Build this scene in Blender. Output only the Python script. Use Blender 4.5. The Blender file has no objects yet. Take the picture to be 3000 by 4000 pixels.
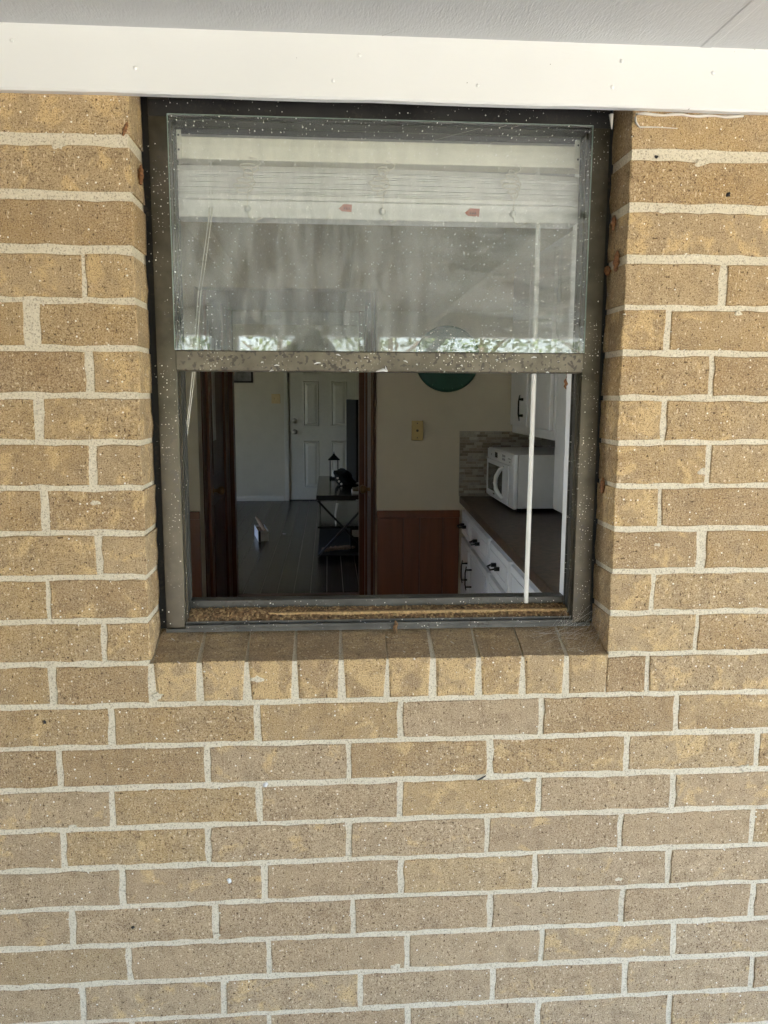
import bpy, bmesh, math, random
from mathutils import Vector, Matrix
random.seed(7)
R = math.radians
S = bpy.context.scene
COL = S.collection

# ------------------------------------------------------------------ camera
cam_d = bpy.data.cameras.new("camera")
cam = bpy.data.objects.new("camera", cam_d)
COL.objects.link(cam)
S.camera = cam
cam_d.sensor_fit = 'HORIZONTAL'
cam_d.sensor_width = 36.0
cam_d.lens = 36.0 * 3100.0 / 3000.0
cam_d.clip_start = 0.02
cam_d.clip_end = 500
p_, y_, r_ = 0.144776, 0.069889, 0.004089          # pitch down, turned right, roll
fw = Vector((math.sin(y_) * math.cos(p_), math.cos(y_) * math.cos(p_), -math.sin(p_)))
rt = Vector((math.cos(y_), -math.sin(y_), 0))
up = rt.cross(fw)
rt2 = rt * math.cos(r_) + up * math.sin(r_)
up2 = up * math.cos(r_) - rt * math.sin(r_)
m = Matrix((rt2, up2, -fw)).transposed().to_4x4()
m.translation = Vector((0, -1.34588, 0.45851))
cam.matrix_world = m

# ------------------------------------------------------------------ sky, sun, exposure
SUN_EL, SUN_AZ = R(60), R(-4)                      # sun stands behind the house
world = bpy.data.worlds.new("World")
S.world = world
world.use_nodes = True
wn = world.node_tree
sky = wn.nodes.new("ShaderNodeTexSky")
sky.sky_type = 'NISHITA'
sky.sun_disc = False
sky.sun_elevation = SUN_EL
sky.sun_rotation = SUN_AZ
sky.air_density = 1.0
sky.dust_density = 2.5
wn.links.new(sky.outputs[0], wn.nodes["Background"].inputs[0])
wn.nodes["Background"].inputs[1].default_value = 0.13
sd = bpy.data.lights.new("sun", 'SUN')
sd.energy = 4.5
sd.angle = R(0.5)
sd.color = (1.0, 0.95, 0.87)
sun = bpy.data.objects.new("sun", sd)
COL.objects.link(sun)
sdir = Vector((math.sin(SUN_AZ) * math.cos(SUN_EL), math.cos(SUN_AZ) * math.cos(SUN_EL), math.sin(SUN_EL)))
sun.rotation_euler = sdir.to_track_quat('Z', 'Y').to_euler()
sun.location = (6, 8, 14)
vs = S.view_settings
vs.view_transform = 'Standard'
vs.look = 'None'
vs.gamma = 1.0
vs.use_curve_mapping = False
vs.exposure = 3.72
vs.use_white_balance = True
vs.white_balance_temperature = 6480
vs.white_balance_tint = 14
S.render.engine = 'CYCLES'
S.cycles.use_denoising = True
S.cycles.max_bounces = 7
S.cycles.diffuse_bounces = 4
S.cycles.adaptive_threshold = 0.03
S.cycles.glossy_bounces = 4
S.cycles.transparent_max_bounces = 12
S.cycles.caustics_reflective = False
S.cycles.caustics_refractive = False
S.cycles.sample_clamp_indirect = 6.0

# ------------------------------------------------------------------ helpers
OFF = {}


class MB:
    def __init__(s):
        s.v = []; s.f = []; s.m = []

    def add(s, verts, faces, mi=0):
        o = len(s.v)
        s.v += [tuple(q) for q in verts]
        for f in faces:
            s.f.append(tuple(i + o for i in f)); s.m.append(mi)
        return s

    def box(s, x0, x1, y0, y1, z0, z1, mi=0):
        return s.add([(x0, y0, z0), (x1, y0, z0), (x1, y1, z0), (x0, y1, z0), (x0, y0, z1), (x1, y0, z1), (x1, y1, z1), (x0, y1, z1)],
                     [(0, 3, 2, 1), (4, 5, 6, 7), (0, 1, 5, 4), (1, 2, 6, 5), (2, 3, 7, 6), (3, 0, 4, 7)], mi)

    def prism(s, poly, axis, a, b, mi=0):
        """extrude a 2D polygon along axis ('x': poly in y,z / 'y': x,z / 'z': x,y) from a to b"""
        def pt(u, w, t):
            return {'x': (t, u, w), 'y': (u, t, w), 'z': (u, w, t)}[axis]
        n = len(poly)
        vs_ = [pt(u, w, a) for u, w in poly] + [pt(u, w, b) for u, w in poly]
        fs = [tuple(range(n))[::-1], tuple(range(n, 2 * n))] + [(i, (i + 1) % n, n + (i + 1) % n, n + i) for i in range(n)]
        return s.add(vs_, fs, mi)

    def tube(s, pts, r, n=8, mi=0, caps=True):
        pts = [Vector(p) for p in pts]
        rr = r if isinstance(r, (list, tuple)) else [r] * len(pts)
        o = len(s.v)
        for i, p in enumerate(pts):
            d = (pts[min(i + 1, len(pts) - 1)] - pts[max(i - 1, 0)]).normalized()
            a = d.cross(Vector((0.31, 0.17, 0.93)))
            if a.length < 1e-3:
                a = d.cross(Vector((1, 0, 0)))
            a.normalize(); b = d.cross(a)
            for k in range(n):
                t = 2 * math.pi * k / n
                s.v.append(tuple(p + (a * math.cos(t) + b * math.sin(t)) * rr[i]))
        for i in range(len(pts) - 1):
            for k in range(n):
                k2 = (k + 1) % n
                s.f.append((o + i * n + k, o + i * n + k2, o + (i + 1) * n + k2, o + (i + 1) * n + k)); s.m.append(mi)
        if caps:
            s.f.append(tuple(o + k for k in range(n))[::-1]); s.m.append(mi)
            e = o + (len(pts) - 1) * n
            s.f.append(tuple(e + k for k in range(n))); s.m.append(mi)
        return s

    def lathe(s, prof, c, axis='z', n=20, mi=0):
        """profile [(radius, height)] turned round an axis through c"""
        o = len(s.v)
        for r, h in prof:
            for k in range(n):
                t = 2 * math.pi * k / n
                a, b = r * math.cos(t), r * math.sin(t)
                q = {'z': (a, b, h), 'y': (a, h, b), 'x': (h, a, b)}[axis]
                s.v.append((c[0] + q[0], c[1] + q[1], c[2] + q[2]))
        for i in range(len(prof) - 1):
            for k in range(n):
                k2 = (k + 1) % n
                s.f.append((o + i * n + k, o + i * n + k2, o + (i + 1) * n + k2, o + (i + 1) * n + k)); s.m.append(mi)
        s.f.append(tuple(o + k for k in range(n))); s.m.append(mi)
        e = o + (len(prof) - 1) * n
        s.f.append(tuple(e + k for k in range(n))); s.m.append(mi)
        return s

    def build(s, name, mat, parent=None, center=None, bevel=0, smooth=False, fix=True):
        po = OFF.get(parent, Vector((0, 0, 0))) if parent else Vector((0, 0, 0))
        c = Vector(center) if center is not None else (po.copy() if parent else Vector((0, 0, 0)))
        me = bpy.data.meshes.new(name)
        me.from_pydata([tuple(Vector(v) - c) for v in s.v], [], s.f)
        for mm in (mat if isinstance(mat, (list, tuple)) else [mat]):
            me.materials.append(mm)
        for pl, mi in zip(me.polygons, s.m):
            pl.material_index = mi
        if bevel or fix:
            bm = bmesh.new(); bm.from_mesh(me)
            if bevel:
                bmesh.ops.bevel(bm, geom=bm.edges[:], offset=bevel, segments=2, profile=0.6, affect='EDGES', clamp_overlap=True)
            bmesh.ops.recalc_face_normals(bm, faces=bm.faces[:])
            bm.to_mesh(me); bm.free()
        if smooth:
            for pl in me.polygons:
                pl.use_smooth = True
        o = bpy.data.objects.new(name, me)
        COL.objects.link(o)
        if parent:
            o.parent = parent
            o.location = c - po
        else:
            o.location = c
        OFF[o] = c
        return o


def tag(o, label=None, cat=None, group=None, kind=None):
    if label: o["label"] = label
    if cat: o["category"] = cat
    if group: o["group"] = group
    if kind: o["kind"] = kind
    return o


def thing(name, loc, label, cat, group=None):
    o = bpy.data.objects.new(name, None)
    o.empty_display_size = 0.05
    COL.objects.link(o)
    o.location = loc
    OFF[o] = Vector(loc)
    return tag(o, label, cat, group)


def box(name, mat, parent, *a, bevel=0, center=False):
    x0, x1, y0, y1, z0, z1 = a
    return MB().box(*a).build(name, mat, parent, center=((x0 + x1) / 2, (y0 + y1) / 2, (z0 + z1) / 2) if center else None, bevel=bevel)


# ------------------------------------------------------------------ materials
class NT:
    """small node-tree builder"""
    def __init__(s, name):
        s.mat = bpy.data.materials.new(name)
        s.mat.use_nodes = True
        s.t = s.mat.node_tree
        s.b = s.t.nodes["Principled BSDF"]
        s.out = s.t.nodes["Material Output"]

    def n(s, typ, **kw):
        nd = s.t.nodes.new(typ)
        for k, v in kw.items():
            setattr(nd, k, v)
        return nd

    def l(s, a, b):
        s.t.links.new(a, b)

    def coords(s, scale=(1, 1, 1), rot=(0, 0, 0), rnd=False, kind='Object'):
        tc = s.n("ShaderNodeTexCoord")
        mp = s.n("ShaderNodeMapping")
        mp.inputs['Scale'].default_value = scale
        mp.inputs['Rotation'].default_value = rot
        src = tc.outputs[kind]
        if rnd:
            oi = s.n("ShaderNodeObjectInfo")
            mu = s.n("ShaderNodeVectorMath", operation='SCALE')
            cx = s.n("ShaderNodeCombineXYZ")
            s.l(oi.outputs['Random'], cx.inputs[0]); s.l(oi.outputs['Random'], cx.inputs[2])
            s.l(cx.outputs[0], mu.inputs[0]); mu.inputs['Scale'].default_value = 57.0
            ad = s.n("ShaderNodeVectorMath", operation='ADD')
            s.l(src, ad.inputs[0]); s.l(mu.outputs[0], ad.inputs[1])
            src = ad.outputs[0]
        s.l(src, mp.inputs[0])
        return mp.outputs[0]

    def noise(s, co, scale, detail=3, rough=0.55, dist=0.0):
        nd = s.n("ShaderNodeTexNoise")
        s.l(co, nd.inputs['Vector'])
        nd.inputs['Scale'].default_value = scale
        nd.inputs['Detail'].default_value = detail
        nd.inputs['Roughness'].default_value = rough
        nd.inputs['Distortion'].default_value = dist
        return nd.outputs['Fac']

    def ramp(s, fac, stops):
        nd = s.n("ShaderNodeValToRGB")
        e = nd.color_ramp.elements
        while len(e) < len(stops):
            e.new(0.5)
        for el, (p, c) in zip(e, stops):
            el.position = p
            el.color = (c, c, c, 1) if isinstance(c, (int, float)) else (*c, 1)
        s.l(fac, nd.inputs[0])
        return nd.outputs[0]

    def mix(s, fac, a, b, blend='MIX'):
        nd = s.n("ShaderNodeMix", data_type='RGBA', blend_type=blend)
        nd.clamp_factor = True
        for sock, v in ((nd.inputs[0], fac), (nd.inputs[6], a), (nd.inputs[7], b)):
            if hasattr(v, 'is_output'):
                s.l(v, sock)
            elif isinstance(v, (int, float)):
                sock.default_value = v if sock == nd.inputs[0] else (v, v, v, 1)
            else:
                sock.default_value = (*v, 1)
        return nd.outputs[2]

    def math(s, op, a, b=0.0, c=None):
        nd = s.n("ShaderNodeMath", operation=op)
        for i, v in enumerate((a, b) if c is None else (a, b, c)):
            if hasattr(v, 'is_output'):
                s.l(v, nd.inputs[i])
            else:
                nd.inputs[i].default_value = v
        return nd.outputs[0]

    def specks(s, co, scale, rad, dens, flat=False):
        """random round dots (on x+y, z): 1 inside a dot"""
        if getattr(s, '_co2', None) is None or s._co2[0] != co:
            sx = s.n("ShaderNodeSeparateXYZ"); s.l(co, sx.inputs[0])
            cx = s.n("ShaderNodeCombineXYZ")
            s.l(sx.outputs[0] if flat else s.math('ADD', sx.outputs[0], sx.outputs[1]), cx.inputs[0]); s.l(sx.outputs[2], cx.inputs[1])
            s._co2 = (co, cx.outputs[0])
        vo = s.n("ShaderNodeTexVoronoi")
        vo.voronoi_dimensions = '2D'
        vo.inputs['Scale'].default_value = scale
        s.l(s._co2[1], vo.inputs['Vector'])
        sp = s.n("ShaderNodeSeparateColor")
        s.l(vo.outputs['Color'], sp.inputs[0])
        lim = s.math('MULTIPLY', sp.outputs[1], rad)
        a = s.math('LESS_THAN', vo.outputs['Distance'], lim)
        b = s.math('GREATER_THAN', sp.outputs[0], 1.0 - dens)
        return s.math('MULTIPLY', a, b)

    def bump(s, h, strength, dist=0.002, prev=None):
        nd = s.n("ShaderNodeBump")
        nd.inputs['Strength'].default_value = strength
        nd.inputs['Distance'].default_value = dist
        s.l(h, nd.inputs['Height'])
        if prev is not None:
            s.l(prev, nd.inputs['Normal'])
        return nd.outputs[0]

    def fin(s, color=None, rough=None, normal=None, metallic=None, **kw):
        b = s.b
        def setv(sock, v):
            if v is None:
                return
            if hasattr(v, 'is_output'):
                s.l(v, sock)
            else:
                sock.default_value = (*v, 1) if isinstance(v, tuple) else v
        setv(b.inputs['Base Color'], color)
        setv(b.inputs['Roughness'], rough)
        setv(b.inputs['Metallic'], metallic)
        if normal is not None:
            s.l(normal, b.inputs['Normal'])
        for k, v in kw.items():
            setv(b.inputs[k.replace('_', ' ')], v)
        return s.mat


def plain(name, col, rough=0.5, metallic=0.0, var=0.12, scale=30, bump=0.0, bscale=200, bdist=0.0006, rnd=False, **kw):
    t = NT(name)
    c = col
    if var:
        co = t.coords(rnd=rnd)
        f = t.noise(co, scale, 2)
        c = t.mix(t.ramp(f, [(0.3, 0.0), (0.7, 1.0)]), tuple(x * (1 - var) for x in col), tuple(min(1, x * (1 + var)) for x in col))
    nrm = t.bump(t.noise(t.coords(rnd=rnd), bscale, 1), bump, bdist) if bump else None
    return t.fin(c, rough, nrm, metallic, **kw)


def brick_mat(name, dirty=False, buff=0.0, grey=0.0):
    t = NT(name)
    co = t.coords(rnd=True)
    oi = t.n("ShaderNodeObjectInfo")
    rn = oi.outputs['Random']
    cols = [(0.365, 0.245, 0.128), (0.420, 0.282, 0.138), (0.470, 0.325, 0.160), (0.430, 0.312, 0.178), (0.510, 0.365, 0.195)]
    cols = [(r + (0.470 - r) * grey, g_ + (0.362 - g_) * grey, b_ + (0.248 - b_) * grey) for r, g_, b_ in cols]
    base = t.ramp(rn, list(zip((0.0, 0.22, 0.5, 0.75, 1.0), cols)))
    # broad mottling, grey bloom and buff patches where the sand coat is thin
    b1 = t.noise(co, 14, 2, 0.6)
    base = t.mix(t.ramp(b1, [(0.35, 0.0), (0.7, 0.7)]), base, (0.46, 0.340, 0.205))
    b2 = t.noise(co, 34, 2, 0.6)
    base = t.mix(t.ramp(b2, [(0.34, 0.42), (0.52, 0.0)]), base, (0.25, 0.175, 0.105))
    rn2 = t.math('FRACT', t.math('MULTIPLY', rn, 13.7))
    patch = t.noise(co, 24, 3, 0.65, 0.5)
    thr = t.math('ADD', patch, t.math('MULTIPLY_ADD', rn2, 0.17, buff))
    base = t.mix(t.ramp(thr, [(0.665, 0.0), (0.775, 0.75)]), base, (0.64, 0.45, 0.22))
    # sand grain
    g = t.noise(co, 430, 2, 0.8)
    base = t.mix(t.ramp(g, [(0.31, 1.0), (0.50, 0.0)]), base, (0.15, 0.092, 0.05))
    base = t.mix(t.ramp(g, [(0.55, 0.0), (0.74, 0.75)]), base, (0.70, 0.55, 0.37))
    # pits, quartz grains
    cs = t.coords(scale=(1, 1, 0.62), rnd=True)
    dr = t.noise(cs, 260, 0)
    pit = t.ramp(dr, [(0.715, 0.0), (0.79, 0.85)])
    base = t.mix(pit, base, (0.10, 0.06, 0.032))
    base = t.mix(t.ramp(dr, [(0.21, 0.8), (0.28, 0.0)]), base, (0.74, 0.61, 0.42))
    wt = t.specks(co, 80, 0.13, 0.16)
    base = t.mix(wt, base, (0.82, 0.78, 0.68))
    if dirty:
        d = t.noise(t.coords(scale=(0.35, 1, 1), rnd=True), 70, 3, 0.65)
        base = t.mix(t.ramp(d, [(0.25, 0.72), (0.75, 0.25)]), base, (0.165, 0.112, 0.068))
    h = t.math('SUBTRACT', g, t.math('MULTIPLY', pit, 0.8))
    nrm = t.bump(h, 0.8, 0.0012)
    return t.fin(base, 0.93, nrm, 0.0, Specular_IOR_Level=0.2)


def mortar_mat(name="mortar", dirty=False):
    t = NT(name)
    co = t.coords()
    f = t.noise(co, 9, 2)
    c = t.mix(f, (0.585, 0.515, 0.38), (0.715, 0.645, 0.50))
    g = t.noise(co, 380, 1, 0.7)
    c = t.mix(t.ramp(g, [(0.30, 0.8), (0.46, 0.0)]), c, (0.30, 0.25, 0.19))
    c = t.mix(t.ramp(g, [(0.60, 0.0), (0.75, 0.7)]), c, (0.80, 0.75, 0.65))
    if dirty:
        c = t.mix(0.5, c, (0.20, 0.145, 0.09))
    n1 = t.bump(t.noise(co, 50, 2), 0.7, 0.004)
    return t.fin(c, 0.95, t.bump(g, 0.6, 0.0008, n1), 0, Specular_IOR_Level=0.15)


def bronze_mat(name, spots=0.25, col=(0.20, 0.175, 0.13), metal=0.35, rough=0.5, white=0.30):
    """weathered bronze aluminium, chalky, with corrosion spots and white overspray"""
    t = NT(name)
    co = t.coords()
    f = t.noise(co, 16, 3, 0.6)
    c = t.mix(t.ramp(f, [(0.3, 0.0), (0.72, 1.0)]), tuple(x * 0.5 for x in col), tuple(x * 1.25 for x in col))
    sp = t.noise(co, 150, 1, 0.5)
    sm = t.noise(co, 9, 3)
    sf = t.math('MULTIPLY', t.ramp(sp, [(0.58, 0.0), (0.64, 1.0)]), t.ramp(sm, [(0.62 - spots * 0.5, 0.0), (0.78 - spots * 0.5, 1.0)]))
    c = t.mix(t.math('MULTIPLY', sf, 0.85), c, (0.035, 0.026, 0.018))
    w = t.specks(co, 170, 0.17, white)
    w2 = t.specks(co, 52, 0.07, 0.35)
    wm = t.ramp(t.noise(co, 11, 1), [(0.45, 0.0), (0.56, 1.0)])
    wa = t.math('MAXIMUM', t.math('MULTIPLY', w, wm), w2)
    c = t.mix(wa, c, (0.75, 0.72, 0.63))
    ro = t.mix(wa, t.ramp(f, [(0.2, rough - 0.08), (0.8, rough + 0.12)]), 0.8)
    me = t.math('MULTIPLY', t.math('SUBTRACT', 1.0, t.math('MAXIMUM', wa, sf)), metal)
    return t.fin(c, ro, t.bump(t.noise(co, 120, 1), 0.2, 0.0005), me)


def glass_mat(name="dusty_glass", f0=0.045, f1=0.25, spots=1.0):
    t = NT(name)
    co = t.coords()
    tr = t.n("ShaderNodeBsdfTransparent"); tr.inputs[0].default_value = (0.992, 0.998, 0.995, 1)
    gl = t.n("ShaderNodeBsdfGlossy"); gl.inputs['Roughness'].default_value = 0.012
    gl.inputs[0].default_value = (1, 1, 1, 1)
    lwt = t.n("ShaderNodeLayerWeight")
    fr = t.math('MULTIPLY_ADD', t.math('POWER', lwt.outputs['Facing'], 5.0), 0.95, 0.046)
    m1 = t.n("ShaderNodeMixShader")
    t.l(fr, m1.inputs[0]); t.l(tr.outputs[0], m1.inputs[1]); t.l(gl.outputs[0], m1.inputs[2])
    # dust film: broad wipes to the right, vertical runs to the left, grey bloom
    a = t.noise(t.coords(scale=(1.0, 1, 3.2), rot=(0, R(-28), 0)), 6, 4, 0.62, 0.5)
    b = t.noise(t.coords(scale=(2.6, 1, 0.9)), 9, 4, 0.65)
    d = t.noise(co, 120, 1, 0.7)
    tcx = t.n("ShaderNodeTexCoord"); sx = t.n("ShaderNodeSeparateXYZ"); t.l(tcx.outputs['Object'], sx.inputs[0])
    side = t.math('MULTIPLY_ADD', sx.outputs[0], 3.0, 0.15)
    cl = t.n("ShaderNodeClamp"); t.l(side, cl.inputs[0])
    film = t.mix(cl.outputs[0], t.ramp(b, [(0.38, 0.0), (0.62, 1.0)]), t.ramp(a, [(0.40, 0.0), (0.62, 1.0)]))
    film = t.mix(0.22, film, d)
    sc = t.noise(t.coords(scale=(1, 1, 9), rot=(0, R(24), 0)), 22, 2, 0.6)
    film = t.mix(t.ramp(sc, [(0.70, 0.0), (0.74, 0.5)]), film, 1.0)
    fm = t.n("ShaderNodeMapRange")
    t.l(film, fm.inputs[0]); fm.inputs[3].default_value = f0; fm.inputs[4].default_value = f1
    # the sheltered top of the pane stays cleaner
    sh = t.n("ShaderNodeMapRange"); t.l(sx.outputs[2], sh.inputs[0])
    sh.inputs[1].default_value = 0.70; sh.inputs[2].default_value = 0.80; sh.inputs[3].default_value = 1.0; sh.inputs[4].default_value = 0.30
    ff_ = t.math('MULTIPLY', fm.outputs[0], sh.outputs[0])
    df = t.n("ShaderNodeBsdfDiffuse"); df.inputs[0].default_value = (0.56, 0.60, 0.585, 1)
    m2 = t.n("ShaderNodeMixShader")
    t.l(ff_, m2.inputs[0]); t.l(m1.outputs[0], m2.inputs[1]); t.l(df.outputs[0], m2.inputs[2])
    w = t.math('MAXIMUM', t.specks(co, 140, 0.13, 0.32, True), t.specks(co, 55, 0.065, 0.5, True))
    dw = t.n("ShaderNodeBsdfDiffuse"); dw.inputs[0].default_value = (0.8, 0.8, 0.76, 1)
    m3 = t.n("ShaderNodeMixShader")
    t.l(t.math('MULTIPLY', w, spots), m3.inputs[0]); t.l(m2.outputs[0], m3.inputs[1]); t.l(dw.outputs[0], m3.inputs[2])
    t.l(m3.outputs[0], t.out.inputs[0])
    return t.mat


def paint_mat(name, col, grain=(1, 1, 1), rough=0.5, strength=0.25, fleck=0.12, gscale=90):
    t = NT(name)
    co = t.coords()
    cg = t.coords(scale=grain)
    f = t.noise(co, 5, 2)
    c = t.mix(f, tuple(x * 0.93 for x in col), tuple(min(1, x * 1.03) for x in col))
    d = t.specks(co, 30, 0.05, fleck)
    c = t.mix(t.math('MULTIPLY', d, 0.8), c, (0.12, 0.09, 0.06))
    g = t.noise(cg, gscale, 2, 0.65)
    lump = t.specks(co, 55, 0.3, 0.12)
    h = t.math('ADD', g, t.math('MULTIPLY', lump, 0.5))
    return t.fin(c, rough, t.bump(h, strength, 0.0018), 0)


def wood_mat(name, col, grain=(1, 1, 0.08), rough=0.4, var=0.35, scale=60):
    t = NT(name)
    co = t.coords(scale=grain, rnd=True)
    f = t.noise(co, scale, 2, 0.6, 0.6)
    c = t.mix(t.ramp(f, [(0.3, 0.0), (0.7, 1.0)]), tuple(x * (1 - var) for x in col), tuple(x * (1 + var) for x in col))
    return t.fin(c, rough, None, 0)


M = {}
M['brick'] = brick_mat("brick")
M['brick_buff'] = brick_mat("brick_buff", False, 0.10)
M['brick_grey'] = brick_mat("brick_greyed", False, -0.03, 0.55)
M['brick_grimy'] = brick_mat("brick_grimy", True)
M['mortar'] = mortar_mat()
M['mortar_grimy'] = mortar_mat("mortar_grimy", True)
M['bronze'] = bronze_mat("bronze_aluminium", 0.3, (0.098, 0.086, 0.064), 0.8, 0.34, 0.5)
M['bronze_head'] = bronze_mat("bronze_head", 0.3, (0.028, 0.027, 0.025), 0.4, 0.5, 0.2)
M['bronze_spotted'] = bronze_mat("bronze_aluminium_corroded", 0.85, (0.165, 0.145, 0.105), 0.5, 0.42, 0.6)
M['bronze_dark'] = bronze_mat("bronze_channel", 0.3, (0.010, 0.010, 0.009), 0.0, 0.7, 0.06)
M['track'] = bronze_mat("bronze_track", 0.3, (0.088, 0.085, 0.074), 0.35, 0.45, 0.30)
M['glass'] = glass_mat()
M['glass_clear'] = glass_mat("inner_glass", 0.0, 0.0, 0.0)
M['glass_edge'] = plain("glass_edge", (0.24, 0.31, 0.27), 0.15, bump=0)
M['trim'] = paint_mat("trim_paint", (0.80, 0.80, 0.785), (0.25, 1, 1.2), 0.42, 0.2, 0.05)
M['ceiling'] = paint_mat("ceiling_paint", (0.52, 0.53, 0.53), (1.3, 0.3, 1), 0.45, 0.6, 0.04, 230)
M['caulk'] = plain("caulk", (0.62, 0.58, 0.52), 0.5)
M['blind'] = plain("blind_white", (0.86, 0.85, 0.80), 0.45, var=0.03)
M['blind_cream'] = plain("blind_cream", (0.82, 0.79, 0.66), 0.45, var=0.03)
M['cord'] = plain("blind_cord", (0.80, 0.76, 0.66), 0.8, bump=0.3, bscale=900)
M['red'] = plain("red_sticker", (0.52, 0.15, 0.095), 0.6)
M['ink'] = plain("dark_ink", (0.09, 0.03, 0.03), 0.7)
M['hole'] = plain("hole_dark", (0.06, 0.055, 0.045), 0.8, bump=0)
M['cocoon'] = plain("cocoon_brown", (0.20, 0.085, 0.03), 0.75, var=0.5, scale=300, bump=0.8, bscale=500, bdist=0.001)
M['debris'] = plain("debris_brown", (0.20, 0.115, 0.052), 0.9, var=0.7, scale=160, bump=0.5)
M['debris_pale'] = plain("debris_pale", (0.42, 0.28, 0.13), 0.9, var=0.4, scale=160, bump=0.5)
M['web'] = plain("spider_silk", (0.55, 0.52, 0.46), 0.8, bump=0)
M['soot'] = plain("dark_speck", (0.025, 0.02, 0.018), 0.8)
M['chalk'] = plain("white_splash", (0.66, 0.66, 0.65), 0.8)
M['wall'] = plain("cream_wall_paint", (0.60, 0.55, 0.435), 0.75, var=0.03, scale=8)
M['wall_white'] = plain("pale_wall_paint", (0.56, 0.53, 0.43), 0.75, var=0.03, scale=8)
M['ceil_in'] = plain("indoor_ceiling_paint", (0.72, 0.71, 0.68), 0.85, var=0.03)
M['white'] = plain("white_cabinet_paint", (0.74, 0.74, 0.74), 0.35, var=0.03, bump=0.1)
M['doorwhite'] = plain("white_door_paint", (0.60, 0.59, 0.52), 0.4, var=0.03, bump=0.1)
M['wood_red'] = wood_mat("red_brown_panelling", (0.150, 0.047, 0.017), (1, 1, 0.06), 0.30, 0.16, 25)
M['wood_dark'] = wood_mat("dark_brown_wood", (0.105, 0.038, 0.018), (1, 1, 0.06), 0.35, 0.3, 25)
M['casing_lit'] = plain("lit_casing_edge", (0.30, 0.22, 0.15), 0.5)  # tan stands for light on the brown casing's edge
M['counter'] = plain("brown_laminate", (0.070, 0.046, 0.030), 0.42, var=0.5, scale=40, bump=0.1)
M['plank'] = wood_mat("dark_floor_plank", (0.036, 0.027, 0.021), (1, 0.08, 1), 0.27, 0.3, 40)
M['plank_gap_glint'] = plain("plank_seam_glint", (0.26, 0.235, 0.20), 0.5, bump=0)  # pale colour holds the highlight along the plank bevels
M['tile'] = plain("hall_floor_tile", (0.11, 0.095, 0.08), 0.4, var=0.25, scale=12)
M['black'] = plain("black_lacquer", (0.012, 0.011, 0.010), 0.14, bump=0.05)
M['black_matt'] = plain("black_matt", (0.010, 0.010, 0.010), 0.8, Specular_IOR_Level=0.2)
M['iron'] = plain("black_iron", (0.02, 0.018, 0.016), 0.4, 0.6, bump=0.1)
M['brass'] = plain("dark_brass", (0.35, 0.22, 0.10), 0.3, 0.9, bump=0)
M['chrome'] = plain("satin_nickel", (0.55, 0.53, 0.48), 0.28, 1.0, bump=0)
M['green'] = plain("dark_green", (0.008, 0.075, 0.05), 0.45, var=0.15, scale=14)
M['green_light'] = plain("green_tick", (0.10, 0.28, 0.20), 0.6, bump=0)
M['plate'] = plain("beige_plate", (0.50, 0.38, 0.16), 0.4, var=0.05)
M['plate_pale'] = plain("ivory_plate", (0.62, 0.48, 0.25), 0.4, var=0.05)
M['appliance'] = plain("white_appliance", (0.72, 0.73, 0.72), 0.35, var=0.02, bump=0.08)
M['appliance_side'] = plain("pale_appliance_side", (0.60, 0.60, 0.58), 0.4, var=0.02, bump=0.08)
M['mw_window'] = plain("microwave_window", (0.12, 0.13, 0.115), 0.12, bump=0)
M['display'] = plain("display_dark", (0.02, 0.02, 0.02), 0.2, bump=0)
M['grey_print'] = plain("grey_print", (0.30, 0.30, 0.30), 0.6, bump=0)
TILES = [plain("splash_tile_%d" % i, c, 0.3, var=0.15, scale=50, rnd=True, bump=0.1) for i, c in enumerate(
    [(0.36, 0.33, 0.27), (0.27, 0.235, 0.185), (0.20, 0.165, 0.13), (0.44, 0.42, 0.36), (0.31, 0.29, 0.25)])]
M['grout'] = plain("splash_grout", (0.33, 0.31, 0.27), 0.8)
M['card'] = plain("cardboard_print", (0.50, 0.50, 0.48), 0.6, var=0.1)
M['card_side_lit'] = plain("white_card_lit", (0.75, 0.78, 0.82), 0.45)  # white carton side, window light put into its bluish tone
M['cardbrown'] = plain("brown_card", (0.22, 0.15, 0.09), 0.7)
M['rope'] = plain("rope_brown", (0.19, 0.13, 0.085), 0.85, var=0.4, scale=120)
M['paper'] = plain("white_paper", (0.70, 0.70, 0.68), 0.7, bump=0.05)
M['picture'] = plain("grey_picture", (0.16, 0.16, 0.16), 0.6, var=0.7, scale=8)
M['concrete'] = plain("porch_concrete", (0.36, 0.345, 0.315), 0.85, var=0.15, scale=4, bump=0.4)
M['bounce_slab'] = plain("bounce_concrete", (0.42, 0.395, 0.35), 0.9, var=0.12, scale=2)
M['lawn'] = plain("lawn", (0.105, 0.115, 0.05), 0.95, var=0.4, scale=6, bump=0.6, bscale=90, bdist=0.02)
M['roof'] = plain("roof_shingle", (0.12, 0.105, 0.09), 0.9, var=0.3, scale=12)
M['post'] = paint_mat("post_paint", (0.42, 0.42, 0.41), (1, 1, 0.2), 0.5, 0.3)
M['deck'] = plain("bare_deck_wood", (0.15, 0.115, 0.08), 0.8, var=0.3, scale=6)
M['bark'] = plain("bark", (0.10, 0.075, 0.05), 0.95, var=0.4, scale=20, bump=0.8, bscale=60, bdist=0.01)
M['skin'] = plain("skin", (0.48, 0.27, 0.19), 0.5, var=0.06)
M['denim'] = plain("blue_grey_clothes", (0.085, 0.10, 0.15), 0.85, var=0.15)
M['cap'] = plain("navy_cap", (0.05, 0.06, 0.10), 0.85)


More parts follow.
